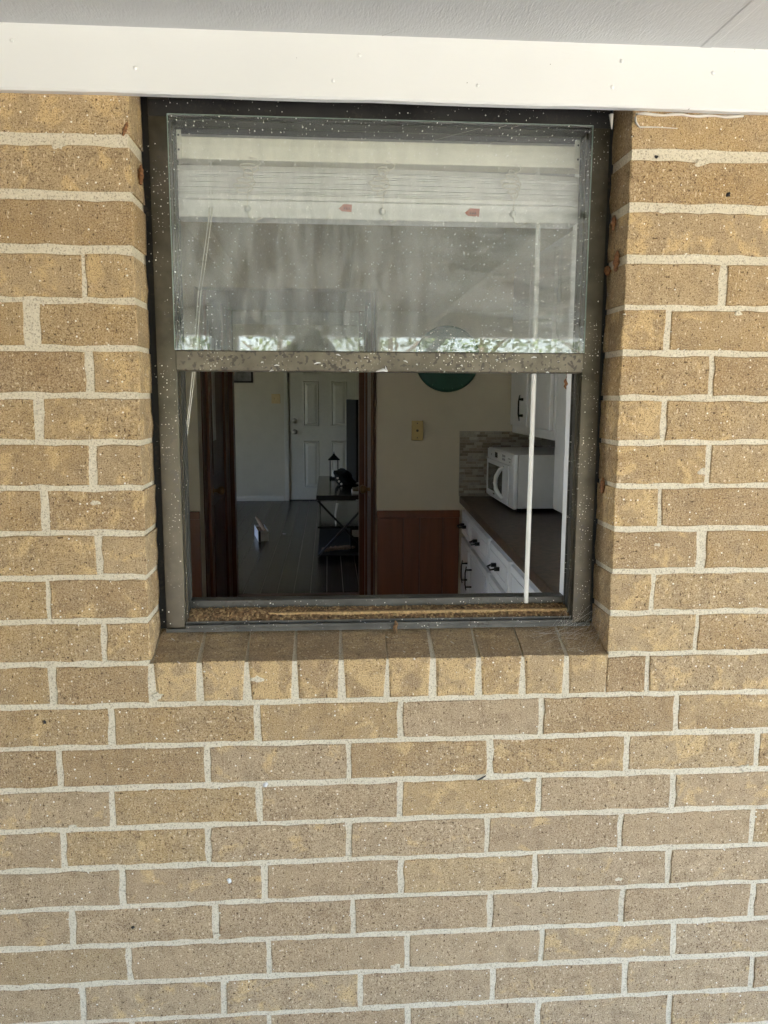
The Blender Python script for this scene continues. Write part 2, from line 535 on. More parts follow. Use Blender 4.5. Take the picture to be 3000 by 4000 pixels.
def leaf_mat(name, col):
    t = NT(name)
    oi = t.noise(t.coords(), 1.6, 2)
    c = t.mix(t.ramp(oi, [(0.3, 0.0), (0.7, 1.0)]), tuple(x * 0.6 for x in col), tuple(x * 1.5 for x in col))
    df = t.n("ShaderNodeBsdfDiffuse"); tl = t.n("ShaderNodeBsdfTranslucent")
    t.l(c, df.inputs[0]); t.l(c, tl.inputs[0])
    mx = t.n("ShaderNodeMixShader"); mx.inputs[0].default_value = 0.35
    t.l(df.outputs[0], mx.inputs[1]); t.l(tl.outputs[0], mx.inputs[2])
    t.l(mx.outputs[0], t.out.inputs[0])
    return t.mat


LEAF = [leaf_mat("leaf_bright", (0.12, 0.17, 0.045)), leaf_mat("leaf_mid", (0.085, 0.13, 0.035)), leaf_mat("leaf_pale", (0.15, 0.19, 0.075))]


def shingle_brick_mat():
    """far run of the same brickwork, too far outside to build brick by brick"""
    t = NT("brick_pattern")
    co = t.coords(rot=(R(90), 0, 0))
    br = t.n("ShaderNodeTexBrick")
    t.l(co, br.inputs['Vector'])
    br.inputs['Color1'].default_value = (0.30, 0.22, 0.14, 1)
    br.inputs['Color2'].default_value = (0.36, 0.27, 0.18, 1)
    br.inputs['Mortar'].default_value = (0.50, 0.45, 0.37, 1)
    br.inputs['Scale'].default_value = 1.0
    br.inputs['Mortar Size'].default_value = 0.005
    br.inputs['Brick Width'].default_value = 0.254
    br.inputs['Row Height'].default_value = 0.0762
    return t.fin(br.outputs[0], 0.95)


M['brick_pattern'] = shingle_brick_mat()

# ------------------------------------------------------------------ large structure
PH = 0.0762
FLOOR = -1.0
SLAB = -1.15
OX0, OX1 = -0.310, 0.499           # brick opening
YIN = 0.26                         # indoor face of the outer wall

g = MB().box(-120, 120, -160, 120, -1.32, -1.27).build("ground", M['lawn'])
tag(g, kind='structure')
g = box("porch_slab", M['concrete'], None, -5.0, 5.0, -4.6, -0.003, -1.266, SLAB)
tag(g, kind='structure')

g = box("bounce_slab", M['bounce_slab'], None, -7.0, 9.0, -11.0, -4.61, -1.266, -1.22)  # unseen concrete added to bounce warm sunlight onto the window wall
tag(g, kind='structure')

g = box("side_bounce_slab", M['bounce_slab'], None, -6.0, -1.5, 0.15, 9.5, -1.266, -1.235)  # unseen concrete added for less green, warmer bounce into the rooms
tag(g, kind='structure')

# brick wall: the mortar body is the root, every brick a child
wall = MB()
WX0, WX1, WZ0, WZ1 = -1.30, 1.62, -1.149, 0.985
my0, my1 = 0.0018, 0.096
wall.box(WX0, OX0 - 0.0025, my0, my1, WZ0, WZ1)
wall.box(OX1 + 0.0025, WX1, my0, my1, WZ0, WZ1)
wall.box(OX0 - 0.0025, OX1 + 0.0025, my0, my1, WZ0, -0.0780)
brick_wall = wall.build("brick_wall", M['mortar'])
tag(brick_wall, "tan sanded brick wall with pale mortar joints surrounding the window", "wall")


def brick(x0, x1, z0, z1, depth=0.05, y0=0.0, parent=brick_wall, mats=None, rough=0.0016, name="brick"):
    """front outline slightly ragged, arrised edge, straight sides running into the wall"""
    cx, cz = (x0 + x1) / 2, (z0 + z1) / 2
    w, h = x1 - x0, z1 - z0
    nx = max(3, round(w / 0.026)); nz = 3
    per = []
    for i in range(nx): per.append((x0 + w * i / nx, z0))
    for i in range(nz): per.append((x1, z0 + h * i / nz))
    for i in range(nx): per.append((x1 - w * i / nx, z1))
    for i in range(nz): per.append((x0, z1 - h * i / nz))
    n = len(per)
    tx, tz = random.uniform(-0.0009, 0.0009), random.uniform(-0.0006, 0.0006)
    dy = random.uniform(-0.0008, 0.0008)
    out, mid, back = [], [], []
    for (x, z) in per:
        jx, jz = random.uniform(-rough, rough), random.uniform(-rough, rough)
        x, z = x + jx, z + jz + tz * (x - cx) / w
        b = random.uniform(0.0008, 0.0026)
        dx, dz = cx - x, cz - z
        kx = max(-1, min(1, dx / (w / 2) * 1.6)); kz = max(-1, min(1, dz / (h / 2) * 1.6))
        out.append((x + b * kx, y0 + dy + tx * dx / w, z + b * kz))
        mid.append((x, y0 + dy + b * 0.9, z))
        back.append((x, y0 + depth, z))
    vs_ = out + mid + back
    fs = [tuple(range(n))]
    for i in range(n):
        j = (i + 1) % n
        fs.append((i, n + i, n + j, j)); fs.append((n + i, 2 * n + i, 2 * n + j, n + j))
    mb = MB().add(vs_, fs)
    return mb.build(name, mats or M['brick'], parent, center=(cx, y0, cz))


def band(k):
    """top and bottom of mortar bed k"""
    ex = {1: (0.864, 0.8453), 2: (0.7785, 0.7632), 3: (0.6965, 0.6813)}
    if k in ex: return ex[k]
    z = -(k - 12) * PH
    t = 0.0048 + random.Random(k).uniform(-0.0004, 0.0007)
    return (z + t, z - t)


HB = 0.005
LJ = {0: [(-0.566, -0.555)], 1: [(-0.564, -0.553)], 2: [(-0.565, -0.554)], 3: [(-0.3942, -0.3878)], 4: [(-0.490, -0.4635)], 5: [(-0.3957, -0.3818)],
      6: [(-0.4806, -0.4659)], 7: [(-0.3969, -0.3849)], 8: [(-0.4799, -0.4679)], 9: [(-0.3942, -0.3824)], 10: [(-0.4798, -0.4722)],
      11: [(-0.3913, -0.3818)], 12: [(-0.4845, -0.4695)]}
RJ = {0: [(0.747, 0.757)], 1: [(0.748, 0.758)], 2: [(0.747, 0.757)], 3: [(0.6627, 0.6766)], 4: [(0.5729, 0.5832)], 5: [(0.6543, 0.6643)], 6: [(0.5742, 0.5842)],
      7: [(0.660, 0.6688)], 8: [(0.5767, 0.5841)], 9: [(0.6534, 0.6699)], 10: [(0.5724, 0.579)], 11: [(0.6586, 0.6653)], 12: [(0.5709, 0.5785)]}
BJ = {13: [-0.3816, -0.1288, 0.1248, 0.3813, 0.6322], 14: [-0.4735, -0.2176, 0.0329, 0.2882, 0.5425, 0.793],
      15: [-0.3869, -0.128, 0.1258, 0.3807, 0.6359], 16: [-0.474, -0.2204, 0.0316, 0.287, 0.5389, 0.7943],
      17: [-0.3761, -0.1216, 0.1279, 0.3795, 0.6347], 18: [-0.467, -0.2121, 0.0398, 0.2955, 0.549, 0.805],
      19: [-0.3698, -0.1154, 0.141, 0.398, 0.6536], 20: [-0.4568, -0.201, 0.0526, 0.306, 0.5621, 0.8161]}
for k in range(21, 27):
    BJ[k] = [x + random.uniform(-0.004, 0.006) for x in BJ[19 + (k + 1) % 2]]
LIM0, LIM1 = -1.22, 1.53


def row_z(k):
    zt = 0.955 if k == 0 else band(k)[1]
    zb = max(band(k + 1)[0], WZ0 + 0.004)
    return zb, zt


for k in range(0, 27):
    zb, zt = row_z(k)
    if zt - zb < 0.02: continue
    if k <= 12:
        # left panel, from the corner outwards
        x = OX0 if k < 12 else -0.315
        first = True
        js = list(LJ[k])
        while js[-1][0] > LIM0:
            a = js[-1][0] - 0.2435 + random.uniform(-0.002, 0.002)
            js.append((a - 0.0105, a))
        for (ja, jb) in js:
            brick(jb, x, zb, zt, 0.093 if first and k < 12 else 0.05, mats=M['brick_buff'] if first and x - jb < 0.12 and k < 12 else None)
            x = ja; first = False
        x = OX1 if k < 12 else 0.4990
        js = list(RJ[k])
        while js[-1][1] < LIM1:
            a = js[-1][1] + 0.2435 + random.uniform(-0.002, 0.002)
            js.append((a, a + 0.0105))
        first = True
        for (ja, jb) in js:
            brick(x, ja, zb, zt, 0.093 if first and k < 12 else 0.05, mats=M['brick_buff'] if first and ja - x < 0.12 and k < 12 else None)
            x = jb; first = False
    else:
        js = list(BJ[k])
        while js[0] > LIM0: js.insert(0, js[0] - 0.254)
        while js[-1] < LIM1: js.append(js[-1] + 0.254)
        for a, b in zip(js, js[1:]):
            h1 = HB + random.uniform(-0.001, 0.0012)
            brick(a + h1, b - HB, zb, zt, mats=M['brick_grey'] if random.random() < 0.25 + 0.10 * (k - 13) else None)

# rowlock sill, sloping outwards, each brick on edge
sill = MB()
sill.prism([(0.0022, -0.0860), (0.0022, -0.0022), (0.094, 0.0350), (0.094, -0.0860)], 'x', -0.3180, 0.5070)
sill.m[3] = 1
sill = sill.build("window_sill", [M['mortar'], M['mortar_grimy']], brick_wall)
rl = [(-0.235, -0.2196), (-0.1529, -0.1378), (-0.0692, -0.0544), (0.013, 0.0279), (0.0954, 0.1063), (0.1749, 0.1905), (0.2573, 0.2731), (0.3381, 0.3512), (0.4172, 0.4323), (0.4978, 0.4978)]
x = -0.3012
zb13 = band(13)[0]
for (ja, jb) in rl:
    w = ja - x
    j = lambda s=0.001: random.uniform(-s, s)
    x0, x1 = x, ja
    cx = (x0 + x1) / 2
    zt = -0.0005 + j(0.0012)
    n = 5
    top = [(x0 + w * i / n + (0 if 0 < i < n else j()), zt + j(0.0008)) for i in range(n + 1)]
    bot = [(x0 + w * i / n + (0 if 0 < i < n else j()), zb13 + j(0.0008)) for i in range(n + 1)]
    b = 0.002
    fr = [(px + (b if i == 0 else -b if i == n else 0), 0.0 + j(0.0004), pz + b) for i, (px, pz) in enumerate(bot)]
    fr += [(px + (b if i == 0 else -b if i == n else 0), 0.0 + j(0.0004), pz - b * 0.8) for i, (px, pz) in reversed(list(enumerate(top)))]
    md = [(px, b, pz) for px, pz in bot] + [(px + (0.0035 if i == n else -0.0035 if i == 0 else 0), b * 0.8, pz + 0.0004) for i, (px, pz) in reversed(list(enumerate(top)))]
    bk = [(px, 0.093, pz) for px, pz in bot] + [(px + (0.0058 if i == n else -0.0058 if i == 0 else 0), 0.093, 0.0362 + j(0.0006)) for i, (px, pz) in reversed(list(enumerate(top)))]
    N = len(fr)
    mb = MB()
    mb.add(fr + md + bk, [tuple(range(N))])
    for i in range(N):
        q = (i + 1) % N
        istop = (N // 2) <= i < N - 1
        mb.f.append((i, N + i, N + q, q)); mb.m.append(0)
        mb.f.append((N + i, 2 * N + i, 2 * N + q, N + q)); mb.m.append(1 if istop else 0)
    mb.build("brick", [M['brick_buff'], M['brick_grimy']], sill, center=(cx, 0, -0.035))
    x = jb

rg = random.Random(77)
for (x, z, r_s) in ((-0.128, -0.033, 0.009), (-0.300, -0.060, 0.008), (0.7, 0.602, 0.006), (-0.47, 0.43, 0.007), (0.655, 0.33, 0.008), (0.36, -0.236, 0.006), (-0.455, -0.30, 0.007), (0.77, -0.225, 0.010),
                    (0.03, -0.375, 0.005), (-0.21, -0.52, 0.006), (0.54, -0.44, 0.006), (0.12, -0.60, 0.007), (-0.39, 0.28, 0.006), (0.58, 0.20, 0.005), (-0.42, 0.845, 0.009), (0.62, 0.843, 0.010), (0.56, 0.766, 0.007)):
    nn_ = 12
    ring = []
    for i in range(nn_):
        a = 2 * math.pi * i / nn_
        q = r_s * rg.uniform(0.55, 1.2)
        ring.append((x + q * math.cos(a) * 1.5, 0.0004, z + q * math.sin(a) * 0.8))
    inn = [(x + (px - x) * 0.75, -0.0011, z + (pz - z) * 0.75) for px, _, pz in ring]
    MB().add(ring + inn, [tuple(range(nn_, 2 * nn_))] + [(i, (i + 1) % nn_, nn_ + (i + 1) % nn_, nn_ + i) for i in range(nn_)]).build("mortar_smear", M['mortar'], brick_wall)

# farther runs of the same outer wall and the other outside walls
house = thing("house_shell", (0, 5, SLAB), "brick house body with shingled roof behind the window wall", "house")
w = MB()
w.box(-2.4, -1.305, 0.0, 0.09, SLAB, 1.3); w.box(1.625, 2.6, 0.0, 0.09, SLAB, 1.3)
w.box(-1.30, 1.62, 0.012, 0.09, 1.005, 1.3)
w.build("wall_run", M['brick_pattern'], house)
w = MB()
w.box(-1.45, -1.305, 0.095, YIN, SLAB, 1.42); w.box(1.625, 2.6, 0.095, YIN, SLAB, 1.42)
w.box(-1.30, OX0 - 0.012, 0.100, YIN, SLAB, 1.42); w.box(OX1 + 0.012, 1.62, 0.100, YIN, SLAB, 1.42)
w.box(OX0 - 0.012, OX1 + 0.012, 0.100, YIN, SLAB, -0.01); w.box(OX0 - 0.012, OX1 + 0.012, 0.100, YIN, 0.985, 1.42)
w.build("wall_backing", M['wall'], house)
w = MB()   # left outside wall with a wide patio door and a living-room window
w.box(-1.45, -1.3, YIN, 0.34, SLAB, 1.42); w.box(-1.45, -1.3, 1.28, 4.46, SLAB, 1.42); w.box(-1.45, -1.3, 0.34, 1.28, 1.1, 1.42)
w.box(-3.35, -3.2, 4.46, 5.9, SLAB, 1.42); w.box(-3.35, -3.2, 7.4, 9.95, SLAB, 1.42)
w.box(-3.35, -3.2, 5.9, 7.4, SLAB, -0.5); w.box(-3.35, -3.2, 5.9, 7.4, 1.1, 1.42)
w.box(-3.2, -1.3, 4.465, 4.6, SLAB, 1.42)
w.build("side_wall", M['wall_white'], house)
w = MB()
w.box(1.42, 1.57, YIN, 4.6, SLAB, 1.42); w.box(2.2, 2.35, 4.6, 9.95, SLAB, 1.42); w.box(1.57, 2.2, 4.46, 4.6, SLAB, 1.42)
w.build("right_wall", M['wall'], house)
rfm = MB(); rfm.box(-1.9, 3.0, -0.02, 10.4, 1.48, 1.68); rfm.box(-3.9, -1.9005, 4.2, 10.4, 1.48, 1.68)
rfm.build("roof", M['roof'], house)

# porch roof: painted boards overhead, white trim board against the brick
TRZ0, TRZ1 = 0.919, 1.0125
porch = thing("porch_roof", (0, -2, 1.0), "white painted trim board and grey porch ceiling above the window", "porch roof")
tr = MB()
n = 60
X0, X1 = -2.4, 2.55
fv = []
pr = [(-0.0215, TRZ1 + 0.012), (-0.0215, TRZ0 + 0.003), (-0.0185, TRZ0), (-0.0012, TRZ0 + 0.0015), (-0.0012, TRZ1 + 0.012)]
rows = []
for i in range(n + 1):
    x = X0 + (X1 - X0) * i / n
    wv = 0.0006 * math.sin(i * 1.3) + random.uniform(-0.0005, 0.0005)
    rows.append([(x, a, b + (wv if q in (1, 2, 3) else 0)) for q, (a, b) in enumerate(pr)])
vv = [q for r0 in rows for q in r0]
ff = []
for i in range(n):
    for q in range(5):
        q2 = (q + 1) % 5
        ff.append((i * 5 + q, i * 5 + q2, (i + 1) * 5 + q2, (i + 1) * 5 + q))
tr.add(vv, ff)
trim = tr.build("trim_board", M['trim'], porch)
for (x, z) in ((0.0515, 0.9837), (0.0107, 0.9456), (-0.2921, 0.9546), (-0.4737, 0.9885), (0.469, 0.9881), (0.4554, 0.9487), (0.2386, 0.9451), (0.62, 0.975)):
    MB().lathe([(0.0034, -0.0212), (0.0030, -0.0224), (0.0016, -0.0231), (0.0004, -0.0233)], (x, 0, z), 'y', 10).build("nail_head", M['trim'], trim, center=(x, -0.0215, z), smooth=True)
# ceiling panels, seams running out from the house
xs = [-2.4, -1.85, -0.625, 0.5945, 1.814, 2.55]
for a, b in zip(xs, xs[1:]):
    z0 = TRZ1 + 0.0005
    pm = MB()
    ya, yb = -0.021, -0.95
    za, zb = z0, z0 - 0.010
    pm.add([(a + 0.00002, ya, za), (b - 0.00002, ya, za), (b - 0.00002, yb, zb), (a + 0.00002, yb, zb),
            (a + 0.00002, ya, za + 0.012), (b - 0.00002, ya, za + 0.012), (b - 0.00002, yb, zb + 0.012), (a + 0.00002, yb, zb + 0.012)],
           [(0, 1, 2, 3), (7, 6, 5, 4), (0, 4, 5, 1), (1, 5, 6, 2), (2, 6, 7, 3), (3, 7, 4, 0)])
    pm.build("ceiling_panel", M['ceiling'], porch)
pm = MB()
for sx in (0.5945 + 0.0105,):
    pm.add([(sx - 0.0105, -0.022, TRZ1 + 0.0008), (sx + 0.0115, -0.022, TRZ1 + 0.0008), (sx + 0.0135, -0.94, TRZ1 - 0.0085), (sx - 0.0085, -0.94, TRZ1 - 0.0085),
            (sx - 0.0075, -0.022, TRZ1 - 0.0006), (sx + 0.0085, -0.022, TRZ1 - 0.0006), (sx + 0.0105, -0.94, TRZ1 - 0.0106), (sx - 0.0055, -0.94, TRZ1 - 0.0106)],
           [(4, 5, 6, 7), (0, 1, 5, 4), (1, 2, 6, 5), (2, 3, 7, 6), (3, 0, 4, 7)])
pm.build("seam_tape", M['ceiling'], porch)
dk = MB()
dk.add([(-2.6, -0.03, 1.12), (2.75, -0.03, 1.12), (2.75, -4.3, 1.03), (-2.6, -4.3, 1.03), (-2.6, -0.03, 1.22), (2.75, -0.03, 1.22), (2.75, -4.3, 1.13), (-2.6, -4.3, 1.13)],
       [(0, 1, 2, 3), (7, 6, 5, 4), (0, 4, 5, 1), (1, 5, 6, 2), (2, 6, 7, 3), (3, 7, 4, 0)])
dk.build("roof_deck", M['deck'], porch)
box("soffit_edge", M['ceiling'], porch, -2.4, 2.55, -0.99, -0.951, 0.985, 1.10)
for q in range(9):
    xr = -2.2 + q * 0.58
    rm = MB()
    rm.add([(xr - 0.019, -0.992, 0.985), (xr + 0.019, -0.992, 0.985), (xr + 0.019, -3.978, 0.945), (xr - 0.019, -3.978, 0.945),
            (xr - 0.019, -0.992, 1.095), (xr + 0.019, -0.992, 1.095), (xr + 0.019, -3.978, 1.033), (xr - 0.019, -3.978, 1.033)],
           [(0, 1, 2, 3), (7, 6, 5, 4), (0, 4, 5, 1), (1, 5, 6, 2), (2, 6, 7, 3), (3, 7, 4, 0)])
    rm.build("rafter", M['deck'], porch)
box("header_beam", M['post'], porch, -2.4, 2.55, -4.13, -3.98, 0.862, 1.028)
cb = MB()
pts = [(0.505 + 0.18 * i / 12, -0.0015 + 0.001 * math.sin(i), 0.9165 + 0.0012 * math.sin(i * 1.7)) for i in range(13)]
cb.tube(pts, [0.0016 + 0.001 * abs(math.sin(i * 2.1)) for i in range(13)], 6)
cb.tube([(0.505, -0.002, 0.917), (0.502, -0.004, 0.910), (0.504, -0.004, 0.902), (0.511, -0.002, 0.896), (0.540, -0.0015, 0.897), (0.575, -0.001, 0.896)], [0.0022, 0.002, 0.0019, 0.0014, 0.0008, 0.0005], 6)
cb.tube([(0.470, 0.02, 0.922), (0.471, 0.02, 0.910), (0.472, 0.02, 0.899)], [0.004, 0.0024, 0.0008], 6)
cb.build("caulk_bead", M['caulk'], porch, smooth=True)
PL = ["square grey porch post left of the photographer, mirrored in the glass", "slimmer grey porch post right of the photographer, mirrored in the glass", "outermost grey porch post at the right end of the beam"]
for (x, hw, lb) in ((-0.70, 0.09, PL[0]), (0.30, 0.055, PL[1]), (2.4, 0.07, PL[2])):
    t = thing("porch_post", (x, -4.055, SLAB), lb, "post", "posts carrying the porch roof")
    box("shaft", M['post'], t, x - hw, x + hw, -4.055 - hw, -4.055 + hw, SLAB + 0.02, 0.861, bevel=0.006)
    for sg in (-1, 1):
        bm_ = MB()
        bm_.prism([(x + sg * hw * 0.9, 0.42), (x + sg * (hw * 0.9 + 0.01), 0.36), (x + sg * (hw + 0.47), 0.86), (x + sg * (hw + 0.40), 0.86)], 'y', -4.085, -4.035)
        if not (x > 2 and sg > 0): bm_.build("knee_brace", M['post'], t)
    box("base_block", M['post'], t, x - hw - 0.03, x + hw + 0.03, -4.055 - hw - 0.03, -4.055 + hw + 0.03, SLAB, SLAB + 0.019)
wg = box("left_shade_wall", M['brick_pattern'], None, -2.55, -2.405, -4.3, 0.09, SLAB, 1.03)  # added unseen wall, keeps light from the left off the right reveal
tag(wg, "brick side wall closing the left end of the porch", "wall")

# ------------------------------------------------------------------ the window
win = thing("window", (0.095, 0.08, 0.033), "bronze aluminium window with dusty upper pane and raised lower sash", "window")
SX0, SX1 = -0.2958, 0.4885
GX0, GX1 = -0.2635, 0.4565
for (a, b, lx0, lx1, nm) in ((SX0, GX0 + 0.0015, -0.3075, SX0, 'l'), (GX1 - 0.0015, SX1, SX1, 0.4975, 'r')):
    j = MB()
    # front stile with return lip, deep inner face with two ribs
    inner = b if nm == 'l' else a
    outer = a if nm == 'l' else b
    sg = 1 if nm == 'l' else -1
    prof = [(outer, 0.0765), (inner - sg * 0.0015, 0.0755), (inner, 0.0770), (inner, 0.092), (inner + sg * 0.003, 0.092), (inner + sg * 0.003, 0.096),
            (inner, 0.096), (inner, 0.121), (inner + sg * 0.003, 0.121), (inner + sg * 0.003, 0.125), (inner, 0.125), (inner, 0.156 if nm == 'l' else 0.132), (outer, 0.156 if nm == 'l' else 0.132)]
    j.prism(prof if nm == 'l' else prof[::-1], 'z', 0.036, 0.955)
    # material: faces beyond the front use the track finish
    for i, f in enumerate(j.f):
        ys = [j.v[q][1] for q in f]
        if max(ys) > 0.1 and not (min(ys) < 0.0772 and max(ys) < 0.08):
            j.m[i] = 1
    jb_ = j.build("jamb", [M['bronze'], M['track']], win)
    box("caulk_channel", M['bronze_dark'], jb_, lx0 - (0.004 if nm == 'l' else 0), lx1 + (0.006 if nm == 'r' else 0), 0.0905, 0.154, 0.034, 0.957)
h = MB()
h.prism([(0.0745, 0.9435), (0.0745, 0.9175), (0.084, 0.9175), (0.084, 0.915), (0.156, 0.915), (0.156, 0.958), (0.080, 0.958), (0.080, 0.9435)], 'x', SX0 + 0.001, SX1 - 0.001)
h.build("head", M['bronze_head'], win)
h = MB()
h.prism([(0.0715, 0.5360), (0.0695, 0.534), (0.0695, 0.503), (0.0715, 0.5005), (0.104, 0.5005), (0.104, 0.5360)], 'x', GX0 + 0.002, GX1 - 0.002)
rail = h.build("meeting_rail", M['bronze_spotted'], win)
fl = MB()
for q in range(14):
    x = random.uniform(-0.25, 0.44); z = random.choice((0.5015, 0.5015, random.uniform(0.505, 0.532)))
    a = random.uniform(0, 3.1); l = random.uniform(0.002, 0.007)
    fl.tube([(x - l * math.cos(a), 0.0692, z - 0.3 * l * math.sin(a)), (x, 0.0686, z + 0.001), (x + l * math.cos(a), 0.0692, z + 0.3 * l * math.sin(a))], [0.0006, 0.0014, 0.0005], 5)
fl.tube([(0.084, 0.069, 0.5015), (0.097, 0.068, 0.5045), (0.104, 0.069, 0.5015)], [0.001, 0.0032, 0.001], 5)
fl.tube([(0.099, 0.069, 0.5015), (0.1005, 0.068, 0.509), (0.104, 0.069, 0.502)], [0.001, 0.0028, 0.001], 5)
tag(fl.build("paint_flakes", M['chalk'], rail), kind='stuff')
pane = MB().box(GX0 + 0.0008, GX1 - 0.0008, 0.0712, 0.0742, 0.5365, 0.9192).build("upper_pane", M['glass'], win)
e = MB()
e.box(GX0 - 0.0007, GX0 + 0.0004, 0.0706, 0.0744, 0.5364, 0.9196); e.box(GX1 - 0.0004, GX1 + 0.0009, 0.0706, 0.0744, 0.5364, 0.9196)
e.box(GX0 - 0.0007, GX1 + 0.0009, 0.0706, 0.0744, 0.9197, 0.9207)
e.build("glass_edge", M['glass_edge'], pane)
# raised lower sash hangs behind the pane: only its bottom rail tells
box("raised_pane", M['glass_clear'], win, GX0 + 0.004, GX1 - 0.004, 0.1145, 0.1175, 0.5305, 0.914)
sash = box("lower_sash_rail", M['track'], win, GX0 + 0.004, GX1 - 0.004, 0.108, 0.124, 0.506, 0.530)
# sill: front flange, littered channel, back flange
h = MB()
h.prism([(0.0700, 0.0335), (0.0700, 0.0455), (0.0725, 0.0462), (0.0725, 0.0405), (0.0790, 0.0405), (0.0790, 0.0500), (0.0805, 0.0500), (0.0805, 0.0430),
         (0.1280, 0.0520), (0.1280, 0.0755), (0.1310, 0.0765), (0.1560, 0.0765), (0.1560, 0.0335)], 'x', GX0 + 0.0025, GX1 - 0.0025)
sl = h.build("sill_track", M['track'], win)
box("sill_flange", M['track'], win, SX0 + 0.0005, SX1 - 0.0005, 0.0690, 0.0697, 0.0330, 0.0395)
box("wood_stop", M['debris_pale'], sl, GX0 + 0.15, GX1 - 0.004, 0.0985, 0.1065, 0.0535, 0.0590)
bed = MB()
rg = random.Random(9)
NX, NY = 220, 9
def bed_h(x, v):
    e = math.sin(math.pi * min(1, max(0, (v + 0.06) / 1.12)))
    lump = 0.5 + 0.5 * math.sin(x * 31 + 1.3) * math.sin(x * 83 + v * 5)
    left = 1.0 if x < -0.02 else 0.62 if x < 0.3 else 0.8
    return 0.0445 + 0.0165 * v + left * e * (0.0035 + 0.0035 * lump) + rg.uniform(-0.0007, 0.0009)
for i in range(NX + 1):
    for j_ in range(NY + 1):
        u, v_ = i / NX, j_ / NY
        xx = GX0 + 0.003 + (GX1 - GX0 - 0.006) * u
        bed.v.append((xx, 0.0808 + 0.047 * v_, bed_h(xx, v_)))
for i in range(NX):
    for j_ in range(NY):
        a_ = i * (NY + 1) + j_
        bed.f.append((a_, a_ + NY + 1, a_ + NY + 2, a_ + 1)); bed.m.append(1 if rg.random() < 0.22 else 0)
tag(bed.build("dirt_bed", [M['debris'], M['debris_pale']], sl, fix=False), kind='stuff')
db = MB()
rg = random.Random(3)
for q in range(2600):
    x = rg.uniform(GX0 + 0.003, GX1 - 0.003)
    dens = 1.0 if x < 0.0 else 0.55 if x < 0.3 else 0.8
    if rg.random() > dens: continue
    y = rg.uniform(0.0815, 0.1275)
    z = bed_h(x, (y - 0.0808) / 0.047) + rg.random() ** 2 * 0.003
    l = rg.uniform(0.0008, 0.0030); a = rg.uniform(0, 6.28); t = rg.uniform(-0.5, 0.5)
    dx, dy = l * math.cos(a), l * math.sin(a) * 0.7
    ux, uy = -dy * 0.4, dx * 0.4
    hh = rg.uniform(0.0006, 0.0018)
    db.add([(x - dx, y - dy, z), (x + ux, y + uy, z), (x + dx, y + dy, z + t * l), (x - ux, y - uy, z), (x, y, z + hh)],
           [(0, 1, 4), (1, 2, 4), (2, 3, 4), (3, 0, 4)], 1 if rg.random() < 0.33 else 0)
tag(db.build("debris", [M['debris'], M['debris_pale']], sl, fix=False), kind='stuff')
# inner jamb liner
lin = MB()
lin.box(-0.322, -0.292, 0.184, YIN + 0.004, -0.012, 0.985); lin.box(0.486, 0.511, 0.157, YIN + 0.004, -0.012, 0.985)
lin.box(-0.292, 0.486, 0.157, YIN + 0.004, 0.955, 0.985); lin.box(-0.292, 0.486, 0.157, YIN + 0.004, -0.012, 0.030)
lin.build("inner_liner", M['white'], win)

# ------------------------------------------------------------------ window blind
BY = 0.1535
bl = thing("window_blind", (0.095, BY, 0.75), "white slatted blind drawn up behind the dusty upper pane", "blind")
BX0, BX1 = -0.2735, 0.469
hd = MB().box(BX0 + 0.001, BX1 - 0.001, BY - 0.018, BY + 0.022, 0.868, 0.905).build("headrail", M['blind_cream'], bl, bevel=0.0015)
for (a, b) in ((BX0, BX0 + 0.021), (BX1 - 0.024, BX1)):
    bk = box("bracket", M['blind_cream'], bl, a, b, BY - 0.0205, BY - 0.0182, 0.866, 0.918, bevel=0.0008)
    for px in (0.25, 0.78):
        for pz in (0.882, 0.906):
            MB().lathe([(0.0019, BY - 0.0209), (0.0017, BY - 0.0212)], (a + (b - a) * px, 0, pz), 'y', 10).build("screw_hole", M['hole'], bk)


def droop(x):
    u = (x - 0.05) / 0.4
    return -0.006 * max(0, u) ** 2 - 0.002 * max(0, -u) ** 2


def slat(z, th, name, y0, y1, dx=0.0, mat=None, d=1.0, parent=bl):
    n = 14
    s_ = MB()
    xa, xb = BX0 + 0.002 + dx, BX1 - 0.006 + dx
    vv = []
    for i in range(n + 1):
        x = xa + (xb - xa) * i / n
        zz = z + droop(x) * d
        vv += [(x, y0, zz), (x, y1, zz), (x, y1, zz + th), (x, y0, zz + th)]
    ff = [(0, 1, 2, 3), tuple(n * 4 + q for q in (3, 2, 1, 0))]
    for i in range(n):
        for q in range(4):
            ff.append((i * 4 + q, i * 4 + (q + 1) % 4, (i + 1) * 4 + (q + 1) % 4, (i + 1) * 4 + q))
    s_.add(vv, ff)
    return s_.build(name, mat or M['blind'], parent)


NS = 14
for i in range(NS):
    z = 0.8072 + i * 0.00295
    slat(z, 0.0017, "slat", BY - 0.022 + (0.0022 if i % 3 == 1 else 0) + random.uniform(-0.0012, 0.0012), BY + 0.026, random.uniform(-0.0015, 0.0015), d=i / NS)
